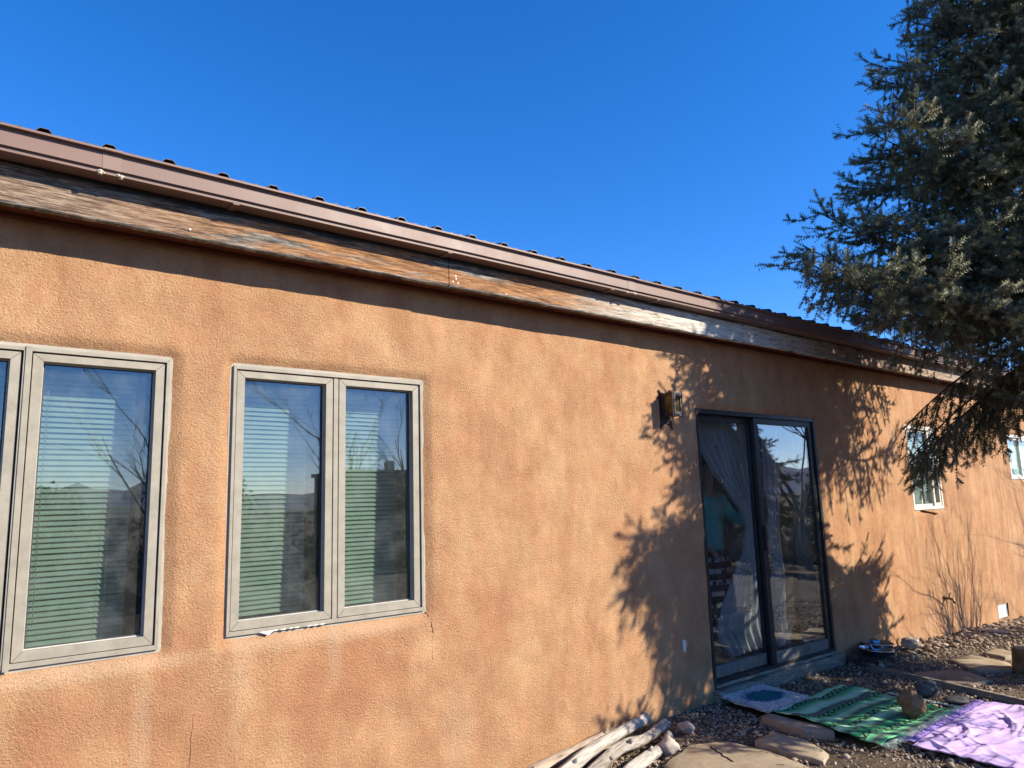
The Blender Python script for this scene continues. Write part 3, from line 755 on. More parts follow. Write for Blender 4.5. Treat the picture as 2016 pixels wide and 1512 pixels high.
# ------------------------------------------------------------------ wall lantern
lx, ly0 = 4.355, YW-.022
lamp = thing('wall_lantern', 'rusty iron box lantern with amber glass on the stucco left of the glass door', 'wall lamp', (lx, ly0, 2.05))
zt, zb_ = 2.285, 2.085
def arched(x0, x1, z0, z1, hole, cs=7, dip=.018, flare=.007):
    """plate outline with concave top and bottom edges and flared corners, as outer/inner rings of equal length"""
    top = [(x1+flare-(x1-x0+2*flare)*t, z1-dip*math.sin(math.pi*t)**.8) for t in np.linspace(0, 1, cs)]
    bot = [(x0-flare+(x1-x0+2*flare)*t, z0+dip*.6*math.sin(math.pi*t)**.8) for t in np.linspace(0, 1, cs)]
    hx0, hx1, hz0, hz1 = hole
    it = [(hx1-(hx1-hx0)*t, hz1-.004*abs(t*2-1)**3) for t in np.linspace(0, 1, cs)]
    ib = [(hx0+(hx1-hx0)*t, hz0+.004*abs(t*2-1)**3) for t in np.linspace(0, 1, cs)]
    return top+bot, it+ib
def plate(place, outer, inner, th, mat):
    n = len(outer); v = []
    for k in (0, 1):
        v += [place(p[0], p[1], k*th) for p in outer]+[place(p[0], p[1], k*th) for p in inner]
    f = []
    for i in range(n):
        j = (i+1) % n
        f += [(i, j, n+j, n+i), (2*n+i, 3*n+i, 3*n+j, 2*n+j), (i, 2*n+i, 2*n+j, j), (n+i, n+j, 3*n+j, 3*n+i)]
    return MB().add(v, f).build('frame_plate', mat, lamp)
hw, dp = .050, .125; yf = ly0-dp
o_, i_ = arched(-hw, hw, zb_, zt, (-hw+.02, hw-.02, zb_+.035, zt-.040))
plate(lambda a, z, t: (lx+a, yf+t, z), o_, i_, .006, M['iron_light'])  # paler iron than the sides: sunlight on the front put into its colour
o_, i_ = arched(-dp/2, dp/2, zb_, zt, (-dp/2+.032, dp/2-.012, zb_+.032, zt-.036), flare=.004)
plate(lambda a, z, t: (lx-hw+t, ly0-dp/2-a, z), o_, i_, .006, M['iron'])
plate(lambda a, z, t: (lx+hw-t, ly0-dp/2-a, z), o_, i_, .006, M['iron'])
MB().box((lx-hw+.012, yf+.008, zb_+.02), (lx+hw-.012, yf+.0105, zt-.025)).build('glass_panel', M['amber'], lamp)
for sx in (-1, 1):
    a = lx+sx*(hw-.010); MB().box((a-.0012, yf+.014, zb_+.02), (a+.0012, ly0-.012, zt-.025)).build('glass_panel', M['amber'], lamp)
q = MB(); bo = [(-.062, 2.30), (-.050, 2.262), (-.082, 2.245), (-.060, 2.215), (-.060, 2.06), (-.075, 1.995), (-.045, 2.03), (0, 2.05), (.045, 2.03), (.07, 2.00), (.060, 2.06), (.060, 2.235), (.075, 2.31), (.04, 2.285), (0, 2.275), (-.04, 2.285)]
q.prism([(lx+a, z) for a, z in bo], 'y', ly0+.01, ly0-.006); q.build('back_plate', M['iron'], lamp)
MB().tube([(lx, ly0-.05, 2.09), (lx, ly0-.05, 2.15)], .012, 8).build('bulb_socket', M['bead'], lamp)
MB().box((lx-.03, yf+.02, 2.094), (lx+.03, ly0-.006, 2.098)).build('floor_plate', M['iron'], lamp)

# oval outlet plug, faucet, crawl-space vent, low on the wall
q = MB(); ring = []
for i in range(20):
    a = 2*math.pi*i/20; r = 1-.28*abs(math.cos(a))**3*0
    ring.append((4.395+.018*math.cos(a)*(1-.25*math.cos(2*a)), .435+.045*math.sin(a)))
q.prism(ring, 'y', YW-.02, YW-.034)
tag(q.build('cover_plate', M['bead'], None, bevel=.003), 'small oval pale plug plate low on the stucco left of the glass door', 'plug plate')
fy = YW-.024
fa = thing('outdoor_faucet', 'small brass outdoor tap low on the wall under the far window', 'faucet', (8.87, fy, .30))
MB().tube([(8.87, fy+.02, .315), (8.87, fy-.06, .315), (8.87, fy-.09, .30), (8.87, fy-.10, .265)], [.014, .013, .014, .012], 10).build('spout', M['brass'], fa, True)
MB().tube([(8.87, fy-.045, .32), (8.87, fy-.06, .365)], .006, 8).build('stem', M['brass'], fa)
q = MB(); q.tube([(8.87+.028*math.cos(a), fy-.061+.006*math.sin(a), .367+.004*math.cos(a)) for a in np.linspace(0, 2*math.pi, 14)], .005, 6)
q.box((8.843, fy-.063, .364), (8.897, fy-.058, .369)); q.build('handle', M['brass'], fa)
MB().prism([(8.87+.03*math.cos(a), .315+.03*math.sin(a)) for a in np.linspace(0, 2*math.pi, 15)[:-1]], 'y', fy+.01, fy-.004).build('flange', M['brass'], fa)
x0, x1, z0, z1 = VENT
ve = thing('foundation_vent', 'white two-section metal vent set into the foot of the far wall', 'vent', ((x0+x1)/2, YW, z0))
MB().box((x0, YW+.0, z0), (x1, YW+.006, z1)).build('vent_plate', M['white_metal'], ve)
MB().box(((x0+x1)/2-.006, YW-.006, z0+.004), ((x0+x1)/2+.006, YW-.001, z1-.004)).build('vent_divider', M['white_metal'], ve)
mitred(x0, x1, z0, z1, .012, YW-.010, YW-.001).build('vent_frame', M['white_metal'], ve)
for k in range(5):
    z = z0+.025+k*.026; MB().box((x0+.016, YW-.004, z), (x1-.016, YW-.0005, z+.010)).build('vent_louvre', M['white_metal'], ve)

# ================================================================== THINGS ON THE GROUND
def rock(name, lab, cat, c, r, mat, seed, sub=3, group=None, jit=.22):
    import bmesh
    bm = bmesh.new(); bmesh.ops.create_icosphere(bm, subdivisions=sub, radius=1)
    for v_ in bm.verts:
        p = v_.co.copy(); k = 1+mnoise.fractal(p*1.1+Vector((seed*3.1, seed, 0)), .7, 2, 4)*jit*1.6
        q_ = Vector((round(p.x*1.6)/1.6, round(p.y*1.6)/1.6, round(p.z*1.6)/1.6))
        p = (p*.8+q_*.2)*k; v_.co = Vector((p.x*r[0], p.y*r[1], p.z*r[2]))
    mz = min(v_.co.z for v_ in bm.verts)
    me = bpy.data.meshes.new(name); bm.to_mesh(me); bm.free(); me.materials.append(mat)
    me.polygons.foreach_set('use_smooth', [True]*len(me.polygons))
    o = bpy.data.objects.new(name, me); link(o); o.location = (c[0], c[1], c[2]-mz-r[2]*.10); o.rotation_euler[2] = seed
    return tag(o, lab, cat, group)

# blankets -----------------------------------------------------------
def mat_serape():
    n = N('green_serape'); uv = n.n('UVMap').outputs[0]; s = n.sep(uv); v_ = s[1]; u_ = s[0]
    G1, G2, G3, GR, W_ = (.045, .27, .12), (.15, .50, .23), (.33, .68, .35), (.10, .085, .10), (.48, .72, .48)
    st = [(0, G2), (.03, G3), (.06, W_), (.085, GR), (.11, GR), (.125, G1), (.16, G2), (.19, G3), (.21, W_), (.24, W_), (.265, G3), (.29, GR), (.31, (.20,.12,.16)), (.33, G1), (.37, G1), (.42, G2), (.45, W_), (.48, G3), (.52, GR), (.545, G1), (.60, G2), (.66, G3), (.69, W_), (.72, G2), (.76, GR), (.79, G1), (.84, G1), (.88, G3), (.92, G2), (.95, GR), (.97, G1), (1, G2)]
    c1 = n.ramp(v_, st[:30]+[st[-1]])
    # zig-zag bands
    wob = n.math('MULTIPLY', n.math('SUBTRACT', n.noise(n.map(uv, (5, 2, 1)), 1, 2), .5), .004)
    vv = n.math('ADD', v_, wob)
    def band(c, hw_):
        d = n.math('ABSOLUTE', n.math('SUBTRACT', vv, c)); inb = n.math('LESS_THAN', d, hw_)
        tri = n.math('MULTIPLY', n.math('PINGPONG', n.math('MULTIPLY', u_, 17), .5), 2.0)
        rel = n.math('DIVIDE', n.math('SUBTRACT', vv, c-hw_), hw_*2)
        zz = n.math('LESS_THAN', n.math('ABSOLUTE', n.math('SUBTRACT', rel, tri)), .26)
        ln = n.math('GREATER_THAN', d, hw_*.80)
        return n.math('MULTIPLY', inb, n.math('MAXIMUM', zz, ln))
    c = c1
    for k in (.09, .36, .62, .87):
        c = n.mix(n.math('LESS_THAN', n.math('ABSOLUTE', n.math('SUBTRACT', vv, k)), .027), c, (.16, .42, .20))
        c = n.mix(n.math('MULTIPLY', band(k, .027), .95), c, (.008, .010, .008))
    fib = n.noise(n.map(uv, (6, 220, 1)), 1, 3)
    c = n.mix(n.ramp(fib, [(.35, .3), (.6, 0)]), c, (.03, .09, .05))
    weave = n.noise(n.map(uv, (300, 300, 1)), 1, 2)
    return n.pbr(c, .95, 0, n.bump(n.math('ADD', weave, fib), .5, .003), .1)
M['serape'] = mat_serape()
def cloth(name, corners, nu, nv, mat, disp, lab, cat, shape=None):
    """corners: (A,B,C,D) ground points; u runs A->B, v runs A->D. two-sided sheet with a real edge"""
    A, B, C, D = [Vector((p[0], p[1], 0)) for p in corners]; v = []; uvs = []
    for i in range(nv):
        t = i/(nv-1)
        for j in range(nu):
            s_ = j/(nu-1); p = (A*(1-s_)+B*s_)*(1-t)+(D*(1-s_)+C*s_)*t
            e = min(s_, 1-s_, t, 1-t)
            p += Vector((fbm(p.x, p.y, 3, 3, 3)*.02, fbm(p.x, p.y, 7, 3, 3)*.02, 0))
            z = hgt(p.x, p.y)+.018+disp(p.x, p.y, s_, t, e)
            v.append((p.x, p.y, z)); uvs.append((s_, t))
    nn = nu*nv; top = [(i*nu+j, (i+1)*nu+j, (i+1)*nu+j+1, i*nu+j+1) for i in range(nv-1) for j in range(nu-1)]
    v = np.array(v)
    f = np.array(top)
    # face up
    a, b_, c_ = v[f[0][0]], v[f[0][1]], v[f[0][2]]
    if np.cross(b_-a, c_-a)[2] < 0: f = f[:, ::-1]
    o = mesh_obj(name, v, f, mat, None, True); me = o.data
    uvl = me.uv_layers.new(name='UVMap'); li = np.array([l.vertex_index for l in me.loops]); uvl.data.foreach_set('uv', np.array(uvs)[li].astype(np.float32).ravel())
    so2 = o.modifiers.new('thickness', 'SOLIDIFY'); so2.thickness = .006; so2.offset = -1
    return tag(o, lab, cat)
def fringe(parent, pts, dirv, L, mat, seed=0, name='fringe'):
    random.seed(seed); q = MB(); base_ = [Vector(p) for p in pts]; dv = Vector(dirv)
    n = len(base_)
    for i in range(n):
        for k in range(2):
            p = base_[i]+Vector((random.uniform(-.006, .006), random.uniform(-.006, .006), 0)); l = L*random.uniform(.5, 1.15)
            a = dv+Vector((random.uniform(-.6, .6), random.uniform(-.6, .6), 0)); a = a.normalized()
            p1 = p+a*l*.5+Vector((0, 0, random.uniform(0, .008))); p2 = p1+(a+Vector((random.uniform(-.7, .7), random.uniform(-.7, .7), 0))).normalized()*l*.5
            p2.z = p.z-.006
            q.tube([p, p1, p2], [.0022, .0022, .0012], 3, False)
    return q.build(name, mat, parent, False)
gA, gB, gC, gD = (4.66, 3.15), (5.70, 3.12), (5.62, 2.27), (4.50, 2.26)
ser = cloth('woven_blanket', (gA, gB, gC, gD), 90, 90, M['serape'],
            lambda x, y, s_, t, e: .004+fbm(x, y, 0, 4, 2.6)*.014+.006*math.sin(x*9+y*4)+(.030*math.exp(-((x-4.6)/.12)**2)), 'green striped woven blanket with zig-zag bands held down by a rock on the gravel', 'blanket')
M['fringe_g'] = simple('cream_fringe', (.55, .60, .48), .95, 0, .2, 20, 0)
def edge_pts(a, b_, n, z=.03): return [(a[0]+(b_[0]-a[0])*t, a[1]+(b_[1]-a[1])*t, hgt(a[0]+(b_[0]-a[0])*t, a[1])+z) for t in np.linspace(0, 1, n)]
fringe(ser, edge_pts(gD, gC, 170), (0, -1, 0), .07, M['fringe_g'], 3)
fringe(ser, edge_pts(gC, (5.66, 2.75), 50), (1, -.3, 0), .05, M['fringe_g'], 4)
# shaggy rug
def mat_rug():
    n = N('shag_rug'); p = n.obj(); s = n.sep(p)
    p = n.pos(); s = n.sep(p)
    ex = n.math('DIVIDE', n.math('SUBTRACT', s[0], 4.93), .17); ey = n.math('DIVIDE', n.math('SUBTRACT', s[1], 3.30), .12)
    d = n.math('ADD', n.math('MULTIPLY', ex, ex), n.math('MULTIPLY', ey, ey))
    d = n.math('ADD', d, n.math('MULTIPLY', n.math('SUBTRACT', n.noise(p, 22, 4, .7), .5), 2.6))
    c = n.ramp(n.math('MULTIPLY', d, .4), [(.12, (.012, .24, .24)), (.30, (.02, .13, .27)), (.42, (.25, .34, .45)), (.55, (.70, .70, .67)), (1, (.80, .78, .73))])
    c = n.mix(n.ramp(n.noise(p, 60, 3), [(.4, .35), (.55, 0)]), c, (.16, .17, .19))
    return n.pbr(c, .95, 0, None, .1)
M['rug'] = mat_rug()
rA, rB, rC, rD = (4.70, 3.49), (5.20, 3.50), (5.12, 3.08), (4.62, 3.07)
def mkrug():
    n = 14000; random.seed(5)
    rug = cloth('shaggy_rug', (rA, rB, rC, rD), 60, 60, M['rug'], lambda x, y, s_, t, e: .012+fbm(x, y, 0, 3, 5)*.008+.012*min(1, e*20), 'small shaggy white and blue rug at the foot of the glass door', 'rug')
    lo = Vector(rug.location); q = MB()
    A, B, C, D = [Vector((*p, 0)) for p in (rA, rB, rC, rD)]
    V = []; F = []
    for i in range(n):
        s_, t = random.random(), random.random(); s_ = s_*1.04-.02; t = t*1.04-.02
        p = (A*(1-s_)+B*s_)*(1-t)+(D*(1-s_)+C*s_)*t; p.z = .034+hgt(p.x, p.y)
        a = random.uniform(0, 6.28); dr = Vector((math.cos(a), math.sin(a), random.uniform(.5, 1.2))).normalized()*random.uniform(.016, .034)
        sd_ = Vector((-math.sin(a), math.cos(a), 0))*.0042; b0 = len(V)
        mid = p+dr*.6; tip = p+dr+Vector((math.cos(a)*.008, math.sin(a)*.008, -.006))
        V += [p-sd_, p+sd_, mid+sd_, mid-sd_, tip]; F += [(b0, b0+1, b0+2, b0+3), (b0+3, b0+2, b0+4)]
    o = mesh_obj('pile', np.array(V), F, M['rug'], rug); tag(o, kind='stuff')
mkrug()
# lilac sheet, crumpled
def mat_lilac():
    n = N('lilac_cloth'); p = n.pos()
    c = n.ramp(n.noise(p, 5, 3), [(.3, (.49, .34, .58)), (.7, (.56, .41, .64))])
    return n.pbr(c, .9, 0, n.bump(n.noise(p, 260, 2), .25, .001), .15)
M['lilac'] = mat_lilac()
_fr = np.random.default_rng(12); NF = 230
_fx = _fr.uniform(4.6, 6.4, NF); _fy = _fr.uniform(.8, 2.2, NF); _fa = np.where(_fr.random(NF) < .7, _fr.normal(-.25, .35, NF), _fr.uniform(-1.6, 1.6, NF))
_fl = _fr.uniform(.06, .30, NF); _fw = _fr.uniform(.010, .028, NF); _fh = _fr.uniform(.008, .034, NF); _fb = _fr.normal(0, .9, NF)
def folds(x, y, s_, t, e):
    dx = x-_fx; dy = y-_fy; u = dx*np.cos(_fa)+dy*np.sin(_fa); v_ = -dx*np.sin(_fa)+dy*np.cos(_fa)+_fb*u*u
    q_ = v_/_fw; prof = np.exp(-q_*q_*np.where(q_ > 0, 2.2, .55))
    h = float((_fh*prof*np.exp(-(u/_fl)**2)).sum())
    return (.045*(1-math.exp(-h/.045)))*min(1, e*10+.35)+.004*fbm(x, y, 2, 2, 5)+.004
pA, pB, pC, pD = (5.02, 2.20), (6.9, 2.20), (6.6, .70), (4.45, 1.30)
pA = (4.66, 2.13)
lil = cloth('lilac_sheet', ((4.64, 2.16), (5.90, 2.20), (6.40, .55), (4.62, .75)), 230, 250, M['lilac'], folds, 'crumpled lilac bed sheet spread on the gravel in front of the green blanket', 'sheet')
M['fringe_l'] = simple('lilac_fringe', (.40, .27, .62), .95, 0, .15, 20, 0)
fringe(lil, edge_pts((4.70, 2.16), (5.90, 2.20), 200, .03), (.1, 1, 0), .075, M['fringe_l'], 9)

# rocks, flagstones --------------------------------------------------
rock('rock', 'round brown rock sitting on the green striped blanket', 'rock', (5.24, 2.39, hgt(5.3, 2.4)+.012), (.078, .074, .085), M['rock_brown'], 2.0, 4, jit=.16)
rock('rock', 'pale rock at the end of the driftwood pile', 'rock', (3.62, 3.11, hgt(3.6, 3.1)), (.060, .050, .048), M['rock_pale'], 5, 3)
rock('rock', 'small grey stone on the gravel behind the driftwood, by the wall', 'rock', (3.99, 3.27, hgt(4, 3.3)), (.055, .04, .035), M['rock_pale'], 8, 3)
rock('rock', 'dark pointed stone just behind the green blanket', 'rock', (5.88, 2.56, 0), (.12, .07, .055), M['rock_dark'], 3, 3)
rock('rock', 'flat grey stone between the green blanket and the lilac sheet', 'rock', (5.85, 2.36, 0), (.11, .07, .022), M['rock_dark'], 6, 3)
rock('rock', 'tan stone on the gravel below the far window', 'rock', (7.55, 3.40, -.02), (.09, .07, .06), M['rock_pale'], 9, 3)
rock('rock', 'long low pale stone on the sunny gravel near the vent', 'rock', (9.3, 3.28, -.09), (.14, .06, .03), M['rock_pale'], 11, 3)
def slab(poly, z, th, lab, tilt=(0, 0), seed=0):
    random.seed(seed); pts = []
    for i, (a, c) in enumerate(zip(poly, poly[1:]+poly[:1])):
        L = math.hypot(c[0]-a[0], c[1]-a[1]); n = max(2, int(L/.045))
        for k in range(n):
            t = k/n; pts.append((a[0]+(c[0]-a[0])*t+fbm(a[0]+t*L, seed, i, 3, 7)*.016, a[1]+(c[1]-a[1])*t+fbm(a[1]+t*L, seed+9, i, 3, 7)*.016))
    cx = sum(p[0] for p in pts)/len(pts); cy = sum(p[1] for p in pts)/len(pts)
    def Z(x, y): return tilt[0]*(x-cx)+tilt[1]*(y-cy)
    v = []; n = len(pts)
    for (sc_, zz) in ((1.0, z-.02), (1.01, z+th*.45), (1.0, z+th*.9), (.985, z+th)):
        for (x, y) in pts:
            X = cx+(x-cx)*sc_; Y = cy+(y-cy)*sc_; v.append((X, Y, zz+Z(X, Y)+fbm(X*9, Y*9, zz, 2, 2)*.003))
    for sc_ in (.7, .4):
        for (x, y) in pts:
            X = cx+(x-cx)*sc_; Y = cy+(y-cy)*sc_; v.append((X, Y, z+th+Z(X, Y)+fbm(X, Y, seed, 3, 6)*.005))
    v.append((cx, cy, z+th))
    f = [(r*n+i, r*n+(i+1) % n, (r+1)*n+(i+1) % n, (r+1)*n+i) for r in range(5) for i in range(n)]+[(5*n+i, 5*n+(i+1) % n, 6*n) for i in range(n)]
    o = MB().add(v, f).build('flagstone', M['flag'], None, True)
    o.data.polygons.foreach_set('use_smooth', [False]*(3*n)+[True]*(len(f)-3*n))
    return tag(o, lab, 'flagstone')
slab([(3.30, 2.55), (3.42, 2.98), (3.80, 3.10), (4.02, 2.98), (4.04, 2.72), (3.95, 2.30), (3.5, 2.0)], -.035, .035, 'large cracked flagstone at the bottom edge right of the driftwood', (0, 0), 3)
slab([(4.05, 2.80), (4.24, 2.82), (4.30, 2.62), (4.23, 2.43), (4.11, 2.40), (4.06, 2.6)], -.015, .038, 'flat flagstone tilted up between the big cracked slab and the green blanket', (.05, .1), 5)
slab([(4.60, 3.07), (4.62, 2.60), (4.52, 2.55), (4.44, 2.72), (4.50, 3.05)], -.01, .045, 'narrow thick flagstone edging under the left side of the green blanket', (0, 0), 7)
slab([(6.95, 2.62), (7.25, 2.95), (7.56, 2.88), (7.45, 2.55), (7.2, 2.42)], -.025, .03, 'shaded reddish flagstone in the gravel left of the stump', (0, 0), 9)
slab([(7.72, 2.66), (7.82, 2.88), (8.10, 2.86), (8.0, 2.58)], -.04, .03, 'sunlit flagstone in the gravel behind the stump', (0, 0), 11)
slab([(6.30, 2.80), (6.55, 2.95), (6.9, 2.72), (6.7, 2.42), (6.4, 2.45)], -.02, .028, 'flagstone lying in deep shade behind the edging board', (0, 0), 13)
slab([(9.0, 2.70), (9.2, 3.0), (9.6, 2.9), (9.4, 2.55)], -.11, .03, 'farthest flagstone, at the right edge of the gravel', (0, 0), 15)
# crack in the big slab
q = MB(); P = []
for t in np.linspace(0, 1, 9): P.append((3.86-t*.13+random.uniform(-.008, .008), 2.99-t*.25, .0015))
q.tube(P, .003, 4)
ck = q.build('slab_crack', M['black'], bpy.data.objects['flagstone'])
# edging board and stump
def board(p0, p1, w_, h, z0, z1, mat, name, lab, cat):
    a, c = Vector((*p0, 0)), Vector((*p1, 0)); d_ = (c-a).normalized(); sd_ = Vector((-d_.y, d_.x, 0))*w_/2; v = []
    for p, z in ((a, z0), (c, z1)):
        v += [p-sd_+Vector((0, 0, z)), p+sd_+Vector((0, 0, z)), p+sd_+Vector((0, 0, z+h)), p-sd_+Vector((0, 0, z+h))]
    o = MB().add(v, [(0, 3, 2, 1), (4, 5, 6, 7), (0, 1, 5, 4), (1, 2, 6, 5), (2, 3, 7, 6), (3, 0, 4, 7)]).build(name, mat, None, False, .003)
    return tag(o, lab, cat)
board((6.47, 3.26), (6.03, 1.70), .035, .05, -.02, -.015, M['sill_wood'], 'edging_board', 'long thin grey board lying across the shaded gravel', 'board')
q = MB(); rings = []
sx_, sy_ = 7.27, 2.30
pts = [(sx_, sy_, -.03), (sx_+.003, sy_, .05), (sx_, sy_, .14), (sx_, sy_, .172), (sx_, sy_, .178)]
q.tube(pts, [.165, .150, .145, .142, .130], 26, jit=.03)
stp = thing('log_stump', 'short upright log stump at the right edge of the gravel', 'stump', (sx_, sy_, -.02))
q.build('bark', M['rock_brown'], stp, True)
MB().tube([(sx_, sy_, .176), (sx_, sy_, .181)], .128, 26).build('cut_face', M['drift_tan'], stp)

# driftwood --------------------------------------------------------
def log(pts, r, mat, lab, seed, knots=3, split=False):
    random.seed(seed); P = [Vector(p) for p in pts]
    # catmull-rom
    Q = []
    for i in range(len(P)-1):
        p0 = P[max(i-1, 0)]; p1 = P[i]; p2 = P[i+1]; p3 = P[min(i+2, len(P)-1)]
        for t in np.linspace(0, 1, 14)[:-1]:
            Q.append(.5*((2*p1)+(p2-p0)*t+(2*p0-5*p1+4*p2-p3)*t*t+(3*p1-p0-3*p2+p3)*t**3))
    Q.append(P[-1]); n = len(Q); rad = []
    for i in range(n):
        t = i/(n-1); rr = r[0]+(r[1]-r[0])*t; rad.append(rr*(1+.12*mnoise.noise(Vector((t*9, seed, 0)))))
    rad[-1] *= .72
    k = 14; q = MB(); v = []; u = None
    for i, p in enumerate(Q):
        tt = (Q[min(i+1, n-1)]-Q[max(i-1, 0)]).normalized()
        if u is None: u = tt.orthogonal().normalized()
        u = (u-tt*u.dot(tt)).normalized(); w_ = tt.cross(u)
        for j in range(k):
            a = 2*math.pi*j/k; rr = rad[i]*(1+.26*mnoise.noise(Vector((math.cos(a)*1.5, math.sin(a)*1.5, i*.10+seed)))+.06*mnoise.noise(Vector((math.cos(a)*5, math.sin(a)*5, i*.05+seed))))
            if split and j in (3,): rr *= .72
            v.append(p+u*math.cos(a)*rr+w_*math.sin(a)*rr)
    q.add(v, [(i*k+j, i*k+(j+1) % k, (i+1)*k+(j+1) % k, (i+1)*k+j) for i in range(n-1) for j in range(k)]+[tuple(range(k))[::-1], tuple(range((n-1)*k, n*k))])
    for _ in range(knots):
        i = random.randrange(5, n-5); a = random.uniform(-.3, 1.8); dr = Vector((0, -math.cos(a), math.sin(a)))
        q.tube([Q[i], Q[i]+dr*rad[i]*1.15, Q[i]+dr*rad[i]*1.55+Vector((.008, 0, 0))], [rad[i]*.5, rad[i]*.3, rad[i]*.12], 7)
    o = q.build('driftwood_log', mat, None, True)
    # origin at one end so the grain runs along the log
    d_ = (P[-1]-P[0]); ang = math.atan2(d_.y, d_.x); R_ = Matrix.Rotation(-ang, 4, 'Z'); o.data.transform(R_); o.rotation_euler[2] = ang
    return tag(o, lab, 'driftwood', 'driftwood logs piled along the foot of the wall')
log([(2.30, 3.22, -.02), (2.8, 3.42, -.01), (3.25, 3.485, .01), (3.55, 3.50, .035), (3.86, 3.51, .03)], (.038, .027), M['drift_tan'], 'bent tan driftwood log nearest the stucco wall', 1, 4)
log([(2.6, 3.26, -.03), (3.1, 3.36, -.03), (3.5, 3.42, -.015), (3.95, 3.44, -.02)], (.026, .020), M['drift_tan'], 'thin brown driftwood log low in the pile, under the white one', 2, 2)
log([(2.45, 3.03, .0), (3.0, 3.26, .035), (3.42, 3.40, .05), (3.90, 3.51, .055)], (.042, .034), M['drift_white'], 'straight silver-white driftwood log lying on top of the pile', 3, 2, True)
log([(2.45, 2.86, -.015), (3.0, 3.15, .0), (3.35, 3.26, .035), (3.62, 3.29, .03), (3.95, 3.39, .035)], (.044, .029), M['drift_grey'], 'crooked grey driftwood log second from the front of the pile', 4, 4, True)
log([(2.6, 2.78, -.02), (3.12, 3.03, -.015), (3.45, 3.12, .0), (3.66, 3.16, .012), (3.80, 3.26, .02)], (.044, .027), M['drift_white'], 'frontmost pale driftwood log ending beside the pale rock', 5, 3)

# metal bowls ------------------------------------------------------
def bowl(c, r, h, lab, tilt=0):
    t = thing('metal_bowl', lab, 'bowl', c, 'steel pet bowls by the door')
    prof = [(.0, .006), (.6, .006), (.78, .25), (.90, .85), (.93, 1.0), (1.0, 1.02), (1.03, .98), (1.0, .94), (.95, .92), (.85, .25), (.68, 0), (0, 0)]
    k = 36; v = []
    for (a, z) in prof:
        for j in range(k): v.append((c[0]+math.cos(2*math.pi*j/k)*a*r, c[1]+math.sin(2*math.pi*j/k)*a*r, c[2]+z*h))
    f = [(i*k+j, i*k+(j+1) % k, (i+1)*k+(j+1) % k, (i+1)*k+j) for i in range(len(prof)-1) for j in range(k)]
    MB().add(v, f).build('bowl_body', M['steel'], t, True)
    return t
for c, lab in (((6.80, 3.37, .035), 'nearer steel pet bowl, on the left of the pair by the door'), ((7.03, 3.47, .045), 'farther steel pet bowl, on the right of the pair by the door')):
    t = bowl(c, .145, .07, lab); t.rotation_euler = (.05, .03, 0)
    s_ = thing('bowl_stand', 'dark ring stand under the '+('nearer' if c[0] < 6.9 else 'farther')+' steel bowl', 'stand', (c[0], c[1], 0))
    q = MB(); q.tube([(c[0]+.125*math.cos(a), c[1]+.125*math.sin(a), c[2]+.012) for a in np.linspace(0, 2*math.pi, 20)], .006, 6); q.build('ring', M['black'], s_)
    for k in range(4):
        a = k*math.pi/2+.5; MB().tube([(c[0]+.125*math.cos(a), c[1]+.125*math.sin(a), c[2]+.01), (c[0]+.135*math.cos(a), c[1]+.135*math.sin(a), -.03)], .005, 5).build('leg', M['black'], s_)
random.seed(21); q = MB()
for i in range(110):
    c = Vector((6.66+random.gauss(0, .09), 3.42+random.gauss(0, .05), -.01)); a = random.uniform(0, 6.28); r = random.uniform(.04, .16); P = [c]
    for k in range(3): c = c+Vector((math.cos(a)*r*.4, math.sin(a)*r*.35, random.uniform(-.01, .055) if k < 2 else -.03)); a += random.uniform(-.8, .8); P.append(c)
    q.tube(P, [.003, .0025, .002, .001], 4, False)
tag(q.build('dry_twigs', M['twig'], None), 'tangle of dry brown twigs between the door corner and the bowls', 'twigs', kind='stuff')

# gravel -----------------------------------------------------------
def ico():
    t = (1+5**.5)/2; v = np.array([(-1,t,0),(1,t,0),(-1,-t,0),(1,-t,0),(0,-1,t),(0,1,t),(0,-1,-t),(0,1,-t),(t,0,-1),(t,0,1),(-t,0,-1),(-t,0,1)], float); v /= np.linalg.norm(v[0])
    f = np.array([(0,11,5),(0,5,1),(0,1,7),(0,7,10),(0,10,11),(1,5,9),(5,11,4),(11,10,2),(10,7,6),(7,1,8),(3,9,4),(3,4,2),(3,2,6),(3,6,8),(3,8,9),(4,9,5),(2,4,11),(6,2,10),(8,6,7),(9,8,1)])
    return v, f
def scatter(n, xr, yr, smin, smax, keep=None, lift=0.0):
    v0, f0 = ico(); x = rng.uniform(*xr, n); y = rng.uniform(*yr, n)
    if keep is not None: k = keep(x, y); x, y = x[k], y[k]
    n = len(x); s = smin+(smax-smin)*rng.random(n)**2.6
    z = gz(x, y)-.010
    jit = 1+rng.uniform(-.28, .28, (n, 12, 1)); sc3 = np.stack([s*rng.uniform(.8, 1.4, n), s*rng.uniform(.7, 1.1, n), s*rng.uniform(.45, .8, n)], -1)[:, None, :]
    V = v0[None]*jit*sc3; a = rng.uniform(0, 2*np.pi, n); ca, sa = np.cos(a)[:, None], np.sin(a)[:, None]
    tx = rng.normal(0, .3, n)[:, None]
    X = V[..., 0]*ca-V[..., 1]*sa; Y = V[..., 0]*sa+V[..., 1]*ca; Z = V[..., 2]+X*tx
    V = np.stack([X+x[:, None], Y+y[:, None], Z+(z+s*.25+lift)[:, None]], -1)
    return V.reshape(-1, 3), (f0[None]+12*np.arange(n)[:, None, None]).reshape(-1, 3)
def inpoly(x, y, poly):
    r = np.zeros(x.shape, bool); n = len(poly)
    for i in range(n):
        (x0, y0), (x1, y1) = poly[i], poly[(i+1) % n]
        c = ((y0 > y) != (y1 > y)) & (x < (x1-x0)*(y-y0)/(y1-y0+1e-9)+x0); r ^= c
    return r
